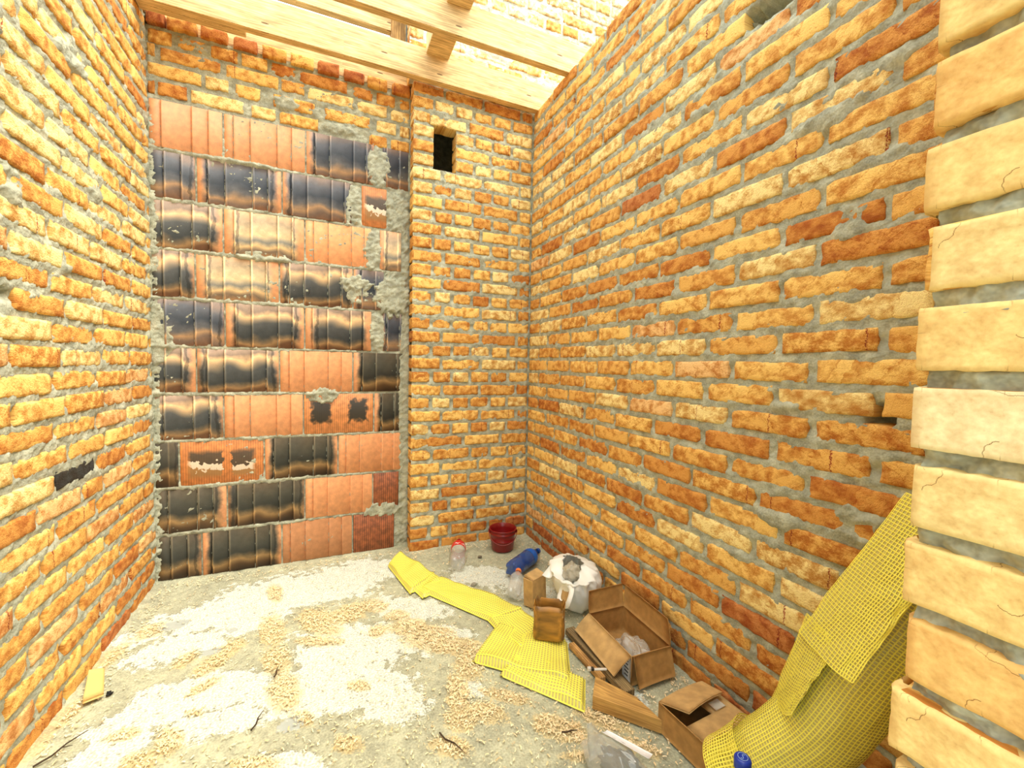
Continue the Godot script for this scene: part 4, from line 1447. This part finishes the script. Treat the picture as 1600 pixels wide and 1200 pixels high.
func pouch_mesh() -> ArrayMesh:
	# squarish open sack with double wall
	var st := SurfaceTool.new()
	st.begin(Mesh.PRIMITIVE_TRIANGLES)
	var ns := noise(172, 9.0, 2)
	var prof := [[0.0, 0.004], [0.9, 0.0], [1.0, 0.008], [1.0, 0.04], [0.97, 0.08], [1.0, 0.115], [1.03, 0.14], [0.99, 0.138], [0.93, 0.11], [0.9, 0.05], [0.0, 0.045]]
	var segs := 40
	for j in prof.size():
		for i in segs + 1:
			var a := TAU * i / segs
			var c := cos(a)
			var s := sin(a)
			var x: float = signf(c) * pow(absf(c), 0.32) * 0.066 * prof[j][0]
			var z: float = signf(s) * pow(absf(s), 0.32) * 0.042 * prof[j][0]
			var y: float = prof[j][1]
			if prof[j][1] > 0.1:
				y += ns.get_noise_2d(c * 0.3, s * 0.3) * 0.016
				z *= 0.92
			var d := ns.get_noise_3d(x * 2.0, y * 2.0, z * 2.0) * 0.006
			st.set_uv(Vector2(float(i) / segs * 2.0, y * 5.0))
			st.add_vertex(Vector3(x * (1.0 + d * 8.0), y, z * (1.0 + d * 8.0)))
	grid_into(st, 0, segs, prof.size() - 1, true)
	return finish(st)

# crumpled pillow of film resting on y = 0
func crumple(r: Vector3, seed_: int, amount: float, flat := 0.2) -> ArrayMesh:
	var st := SurfaceTool.new()
	st.begin(Mesh.PRIMITIVE_TRIANGLES)
	var ns := noise(seed_, 2.4, 3, FastNoiseLite.TYPE_CELLULAR)
	var nf := noise(seed_ + 1, 1.5, 2)
	var nu := 44
	var nv := 26
	for j in nv + 1:
		for i in nu + 1:
			var a := TAU * (i % nu) / nu
			var b := PI * j / nv - PI / 2.0
			var d := Vector3(cos(a) * cos(b), sin(b), sin(a) * cos(b))
			var k := 1.0 + amount * (ns.get_noise_3dv(d * 0.9) * 0.55 + nf.get_noise_3dv(d) * 0.5)
			var p := d * k
			p = Vector3(p.x * r.x, maxf(p.y * r.y, -r.y * flat), p.z * r.z)
			st.set_uv(Vector2(float(i) / nu, float(j) / nv))
			st.add_vertex(p + Vector3(0, r.y * flat, 0))
	st.set_smooth_group(0)
	grid_into(st, 0, nu, nv, true)
	return finish(st)

func build_white_bag() -> void:
	var t := thing("carrier_bag", "white plastic carrier bag stuffed with rubbish beside the open box", "bag", Vector3(1.955, 0.004, 0.985))
	var white := mat(c8(246, 246, 240), 0.35)
	white.backlight_enabled = true
	white.backlight = Color(0.35, 0.35, 0.33)
	var st := SurfaceTool.new()
	st.begin(Mesh.PRIMITIVE_TRIANGLES)
	var ns := noise(181, 1.2, 3)
	var nu := 72
	var nv := 30
	# the sack: folds run up to the gathered mouth that opens towards the camera
	for j in nv + 1:
		for i in nu + 1:
			var a := TAU * (i % nu) / nu
			var v := float(j) / nv
			var y := 0.235 * (1.0 - pow(1.0 - v, 1.4))
			var rr := 0.128 * pow(sin(clampf(0.42 + v * 2.25, 0.0, PI)), 0.62)
			rr = lerpf(rr, 0.050, smoothstep(0.72, 1.0, v))
			var fold := 0.009 * sin(a * 15.0 + ns.get_noise_2d(v * 2.0, a) * 3.0) * v * (1.0 - 0.6 * smoothstep(0.7, 1.0, v)) + 0.020 * ns.get_noise_3d(cos(a), v * 1.6, sin(a))
			rr += fold
			var x := cos(a) * rr * 0.88
			var z := sin(a) * rr * 1.12
			# mouth leans to the camera's side
			x -= 0.030 * v * v
			z += 0.018 * v
			y -= 0.105 * pow(maxf(0.0, cos(a - 2.5)), 1.5) * smoothstep(0.55, 1.0, v)
			st.set_uv(Vector2(float(i) / nu, v))
			st.add_vertex(Vector3(x, y, z))
	grid_into(st, 0, nu, nv, true)
	part("sack", finish(st), white, t)
	# rolled-in mouth
	part("contents", crumple(Vector3(0.056, 0.055, 0.056), 183, 0.6, 0.5), plastic(c8(206, 198, 176), 0.62, 0.05), t, Vector3(-0.036, 0.148, 0.026))
	part("card_scrap", card([Vector3(-0.118, 0.075, 0.05), Vector3(-0.100, 0.08, 0.118), Vector3(-0.082, 0.135, 0.112), Vector3(-0.098, 0.135, 0.045)], 0.004), cardboard, t)
	part("draped_edge", card([Vector3(-0.075, 0.205, -0.075), Vector3(-0.020, 0.232, -0.050), Vector3(-0.125, 0.150, -0.015), Vector3(-0.160, 0.150, -0.050)], 0.002, 0.014, 10), white, t)
	# handle loop drooping down the front
	var pth: Array = []
	for i in 33:
		var a := TAU * i / 32.0
		var u := sin(a)
		var w := cos(a)
		pth.append(Vector3(-0.112 + 0.016 * w + 0.004 * sin(a * 3.0), 0.112 + w * 0.042, 0.082 + u * 0.044 ))
	var g: Array = []
	for k in 4:
		var row: Array = []
		for i in 33:
			var c := Vector3(-0.105, 0.112, 0.082)
			var d: Vector3 = pth[i] - c
			var o := d * (0.72 + 0.22 * k) + Vector3(-0.010 + 0.010 * absf(k - 1.2), 0, 0.004)
			row.append(c + o)
		g.append(row)
	part("handle", sheet_mesh(g), white, t)

func build_film_bag() -> void:
	var t := thing("film_pouch", "clear plastic pouch with a white label strip at the lower edge", "bag", Vector3(1.592, 0.004, 1.79))
	t.rotation.y = 0.5
	part("film", crumple(Vector3(0.058, 0.055, 0.105), 191, 0.30, 0.5), plastic(c8(215, 215, 205), 0.30, 0.05), t)
	part("peak", card([Vector3(-0.05, 0.03, -0.06), Vector3(0.045, 0.03, -0.05), Vector3(-0.015, 0.125, -0.075), Vector3(-0.03, 0.125, -0.078)], 0.002, 0.008), plastic(c8(215, 215, 205), 0.32, 0.05), t)
	part("label", card([Vector3(0.018, 0.079, -0.055), Vector3(0.050, 0.064, -0.050), Vector3(0.054, 0.066, 0.09), Vector3(0.014, 0.084, 0.09)], 0.001, 0.004), mat(c8(244, 246, 250), 0.35), t)
	part("dark_contents", crumple(Vector3(0.042, 0.046, 0.085), 192, 0.9, 0.4), mat(c8(30, 32, 26), 0.6), t, Vector3(0, 0.004, 0.02))

func build_wood_scraps() -> void:
	# weathered dark board and a pale lath beside the open box
	var a := thing("weathered_board", "dark striped weathered board lying along the open box", "board", Vector3(1.808, 0.022, 1.385))
	a.rotation = Vector3(0.0, -PI / 2 + 0.02, 0.0)
	part("plank", box_mesh(0.40, 0.026, 0.045, 0.002), striped_wood(), a)
	var b := thing("pale_lath", "pale lath next to the weathered board under the netting edge", "board", Vector3(1.766, 0.016, 1.375))
	b.rotation = Vector3(0, -PI / 2 + 0.02, 0)
	part("lath", box_mesh(0.22, 0.020, 0.026, 0.002), wood_mats[1], b)
	# cut block, wedge shaped
	var offcut_wood: StandardMaterial3D = wood_mats[0].duplicate()
	offcut_wood.albedo_color = c8(214, 184, 122)
	var t := thing("timber_offcut", "thick tapered timber offcut pointing at the closed box", "timber", Vector3(0, 0.004, 0))
	var top := [Vector3(1.662, 0.046, 1.572), Vector3(1.722, 0.048, 1.500), Vector3(1.800, 0.046, 1.635), Vector3(1.812, 0.044, 1.742)]
	var st := SurfaceTool.new()
	st.begin(Mesh.PRIMITIVE_TRIANGLES)
	st.set_smooth_group(-1)
	var uv := [Vector2(0, 0), Vector2(0, 0.09), Vector2(0.2, 0.09), Vector2(0.24, 0)]
	quad(st, top[0], top[1], top[2], top[3], uv)
	for i in 4:
		var p: Vector3 = top[i]
		var q: Vector3 = top[(i + 1) % 4]
		var l := (q - p).length()
		quad(st, q, p, Vector3(p.x, 0, p.z), Vector3(q.x, 0, q.z), [Vector2(l, 0.2), Vector2(0, 0.2), Vector2(0, 0.25), Vector2(l, 0.25)])
	quad(st, Vector3(top[3].x, 0, top[3].z), Vector3(top[2].x, 0, top[2].z), Vector3(top[1].x, 0, top[1].z), Vector3(top[0].x, 0, top[0].z), uv)
	part("block", finish(st), offcut_wood, t)
	# flat offcut by the left wall
	var f := thing("board_offcut", "flat pale board offcut lying by the left wall", "board", Vector3(0, 0.012, 0))
	part("piece", card([Vector3(0.012, 0.012, 0.735), Vector3(0.060, 0.010, 0.742), Vector3(0.110, 0.006, 0.888), Vector3(0.062, 0.006, 0.908)], 0.010), mat(c8(226, 188, 116), 0.75), f)
	# clip
	var c := thing("spring_clip", "small white metal clip between netting and timber offcut", "clip", Vector3(1.735, 0.052, 1.462))
	c.rotation.y = -0.35
	var steel := mat(c8(226, 226, 222), 0.3, 0.3)
	part("jaw", box_mesh(0.014, 0.014, 0.012, 0.002), steel, c, Vector3(-0.012, 0.0, 0.0))
	part("hinge", box_mesh(0.010, 0.012, 0.012, 0.002), mat(c8(40, 40, 40), 0.5), c, Vector3(0.001, 0.0, 0.0))
	part("blade", box_mesh(0.048, 0.006, 0.010, 0.0015), steel, c, Vector3(0.030, -0.001, 0.002))
	# lump of bitumen
	var l := thing("black_lump", "small black crumb lying by the pale board offcut", "debris", Vector3(0.118, 0.002, 0.868))
	part("crumb", crumple(Vector3(0.011, 0.009, 0.013), 197, 0.9), mat(c8(24, 24, 24), 0.8), l)
	# pebbles
	var k := 0
	var where := ["grey pebble in the lime left of the blue bottle", "small pebble on the bare floor before the red bucket", "pale chip of stone near the foot of the right wall"]
	for q in [Vector3(1.545, 0.003, 0.63), Vector3(1.685, 0.003, 0.33), Vector3(2.03, 0.006, 0.42)]:
		var s := thing("pebble", where[k], "stone", q, "pebbles in the corner")
		part("stone", crumple(Vector3(0.018, 0.012, 0.014) * [1.0, 0.8, 1.3][k], 200 + k, 0.5), mat([c8(150, 144, 128), c8(110, 100, 80), c8(225, 205, 160)][k], 0.9), s)
		k += 1
	# twigs
	var twigs := [[Vector3(0.598, 0.008, 1.234), Vector3(0.625, 0.012, 1.164), "thin dark twig slanting in the middle of the lime patch"], [Vector3(1.150, 0.008, 1.470), Vector3(1.200, 0.010, 1.565), "dark twig lying in sawdust at the bottom centre"], [Vector3(0.045, 0.008, 1.140), Vector3(0.130, 0.012, 1.045), "long thin stick lying near the lower left corner"], [Vector3(0.640, 0.008, 1.000), Vector3(0.650, 0.010, 0.945), "short twig standing out of the long sawdust streak"], [Vector3(1.515, 0.006, 1.615), Vector3(1.565, 0.008, 1.63), "short curved twig beside the clear plastic pouch"]]
	for w in twigs:
		var s := thing("twig", w[2], "twig", w[0], "twigs on the floor")
		var d: Vector3 = w[1] - w[0]
		var side := d.cross(Vector3.UP).normalized()
		part("stem", tube_path([Vector3.ZERO, d * 0.3 + side * d.length() * 0.05, d * 0.6 - side * d.length() * 0.03, d], [0.0028, 0.0026, 0.0022, 0.0010], 6), mat(c8(62, 46, 28), 0.9), s)
		part("spur", tube_path([d * 0.5, d * 0.62 + side * d.length() * 0.16], [0.0016, 0.0008], 5), mat(c8(62, 46, 28), 0.9), s)
	# bent nail in the back wall
	var n := thing("nail", "bent nail sticking out of a scorched block", "nail", Vector3(0.737, 1.605, 0.001))
	part("shank", tube_path([Vector3(0, 0, -0.02), Vector3(0, 0, 0.035), Vector3(-0.004, -0.03, 0.040), Vector3(-0.012, -0.045, 0.038)], [0.0022, 0.0022, 0.002, 0.0012], 6), mat(c8(60, 58, 56), 0.5, 0.6), n)

func striped_wood() -> StandardMaterial3D:
	var W := 128
	var ng := noise(95, 1.0, 3)
	var data := PackedByteArray()
	data.resize(W * W * 3)
	for y in W:
		for x in W:
			var t := 0.5 + ng.get_noise_2d(x * 0.008, y * 0.35) * 0.9 + ng.get_noise_2d(x * 0.05, y * 0.9 + 50.0) * 0.3
			t = clampf(t, 0.0, 1.0)
			var i := (y * W + x) * 3
			data[i] = int(lerpf(52.0, 196.0, t))
			data[i + 1] = int(lerpf(42.0, 164.0, t))
			data[i + 2] = int(lerpf(28.0, 108.0, t))
	var m := mat(Color.WHITE, 0.8)
	m.albedo_texture = tex_rgb(W, W, data)
	m.uv1_scale = Vector3(2, 12, 1)
	return m

func build_netting() -> void:
	var t := thing("plaster_netting", "strip of yellow netting folded along the floor", "netting", Vector3(0, 0.002, 0))
	var c := func(l: Array) -> Array:
		var out: Array = []
		for i in 4:
			out.append(Vector2(l[i * 2], l[i * 2 + 1]))
		return out
	# far end, doubled flap
	net_fold(t, c.call([1.150, 0.245, 1.215, 0.600, 1.375, 0.470, 1.235, 0.140]), 0.018, 0.03, 1)
	net_fold(t, c.call([1.225, 0.52, 1.265, 0.665, 1.395, 0.60, 1.375, 0.43]), 0.014, 0.018, 2)
	# the strip
	net_fold(t, c.call([1.265, 0.585, 1.520, 0.985, 1.690, 0.970, 1.395, 0.515]), 0.012, 0.030, 3)
	net_fold(t, c.call([1.500, 0.93, 1.545, 1.22, 1.72, 1.19, 1.675, 0.93]), 0.012, 0.018, 4)
	# the pile
	net_fold(t, c.call([1.352, 1.195, 1.640, 1.470, 1.760, 1.235, 1.535, 1.010]), 0.030, 0.014, 5)
	net_fold(t, c.call([1.425, 1.305, 1.628, 1.574, 1.712, 1.448, 1.530, 1.225]), 0.018, 0.02, 6)

func build_roll() -> void:
	var t := thing("netting_roll", "big roll of yellow netting leaning between wall and jamb", "roll", Vector3(1.86, 0.0, 2.03))
	var o := Vector3(1.86, 0.0, 2.03)
	var cv := Curve3D.new()
	for p in [Vector3(1.80, 0.100, 2.00), Vector3(1.84, 0.176, 2.06), Vector3(1.89, 0.325, 2.149), Vector3(1.92, 0.501, 2.219), Vector3(1.945, 0.647, 2.275), Vector3(1.965, 0.84, 2.345), Vector3(1.975, 0.98, 2.385)]:
		cv.add_point(p - o)
	var n := cv.point_count
	for i in n:
		var d := (cv.get_point_position(mini(i + 1, n - 1)) - cv.get_point_position(maxi(i - 1, 0))) / 6.0
		cv.set_point_in(i, -d)
		cv.set_point_out(i, d)
	var L := cv.get_baked_length()
	var cell := 0.0082
	# outer layer of the roll
	var wob := noise(211, 1.6, 2)
	var tube := func(f0: float, f1: float, a0: float, a1: float, rad: float, seg: int, nrow: int, shear: float) -> Array:
		var g: Array = []
		for j in nrow + 1:
			var row: Array = []
			for i in seg + 1:
				var u := float(i) / seg
				var f := clampf(lerpf(f0, f1, float(j) / nrow) + shear * (u - 0.5), 0.0, 1.0)
				var s := f * L
				var p := cv.sample_baked(s, true)
				var q := cv.sample_baked(minf(s + 0.01, L), true)
				var q0 := cv.sample_baked(maxf(s - 0.01, 0.0), true)
				var d := (q - q0).normalized()
				var sx := d.cross(Vector3(0, 0, 1)).normalized()
				var sy := sx.cross(d).normalized()
				var a := lerpf(a0, a1, u)
				var r := rad * (1.0 + 0.05 * wob.get_noise_3d(cos(a), f * 4.0, sin(a)))
				if f > 0.7:
					r *= 1.0 - (f - 0.7) * 0.6
				if f < 0.16:
					r *= 0.86 + 0.9 * f
				row.append(p + (sx * cos(a) + sy * sin(a)) * r)
			g.append(row)
		return g
	# turns of reinforced film: membrane and yellow threads
	for layer in 3:
		var rad: float = [0.088, 0.076, 0.060][layer]
		var g: Array = tube.call(0.012 * layer, 1.0, 0.0, TAU, rad, int(TAU * rad / cell), int(L / cell), 0.0)
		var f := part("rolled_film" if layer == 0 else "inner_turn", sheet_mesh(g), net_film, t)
		part("threads", strand_mesh(g, 0.0024, -0.0012), net_yellow, f)
	# loose outer turns: a long flap with a pointed corner, a shorter one below it
	var patch := func(c: Array, bulge: float, cl: float, back: float) -> Array:
		var nu := int(((c[1] - c[0]).length() + (c[2] - c[3]).length()) / 2.0 / cl)
		var nv := int(((c[3] - c[0]).length() + (c[2] - c[1]).length()) / 2.0 / cl)
		var out: Array = []
		for j in nv + 1:
			var row: Array = []
			for i in nu + 1:
				var u := float(i) / nu
				var v := float(j) / nv
				var q: Vector3 = c[0].lerp(c[1], u).lerp(c[3].lerp(c[2], u), v)
				var w := wob.get_noise_2d(u * 1.5, v * 2.0) * 0.012
				row.append(q - o + Vector3(-0.75, 0.1, 0.6) * (bulge * 4.0 * u * (1.0 - u) + w + back))
			out.append(row)
		return out
	var corners := [[Vector3(1.86, 0.559, 2.126), Vector3(1.76, 0.581, 2.29), Vector3(1.85, 0.93, 2.41), Vector3(1.93, 0.935, 2.285)], [Vector3(1.86, 0.350, 2.068), Vector3(1.79, 0.405, 2.16), Vector3(1.81, 0.62, 2.24), Vector3(1.88, 0.60, 2.13)]]
	for f in 2:
		for layer in 2:
			var g4: Array = patch.call(corners[f], [0.030, 0.022][f], cell, -0.009 * layer)
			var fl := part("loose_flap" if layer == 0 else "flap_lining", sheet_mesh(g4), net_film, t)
			part("threads", strand_mesh(g4, 0.0025, 0.0012), net_yellow, fl)
	# slack lip turned out at the lower end
	var g5: Array = tube.call(0.0, 0.13, 0.0, TAU, 0.105, 72, 13, 0.0)
	part("slack_lip", strand_mesh(g5, 0.0030, 0.0), net_yellow, t)

func build_objects() -> void:
	make_small_mats()
	build_netting()
	build_roll()
	build_cartons()
	build_white_bag()
	build_bottles()
	build_bucket()
	build_film_bag()
	build_wood_scraps()
	build_shavings()
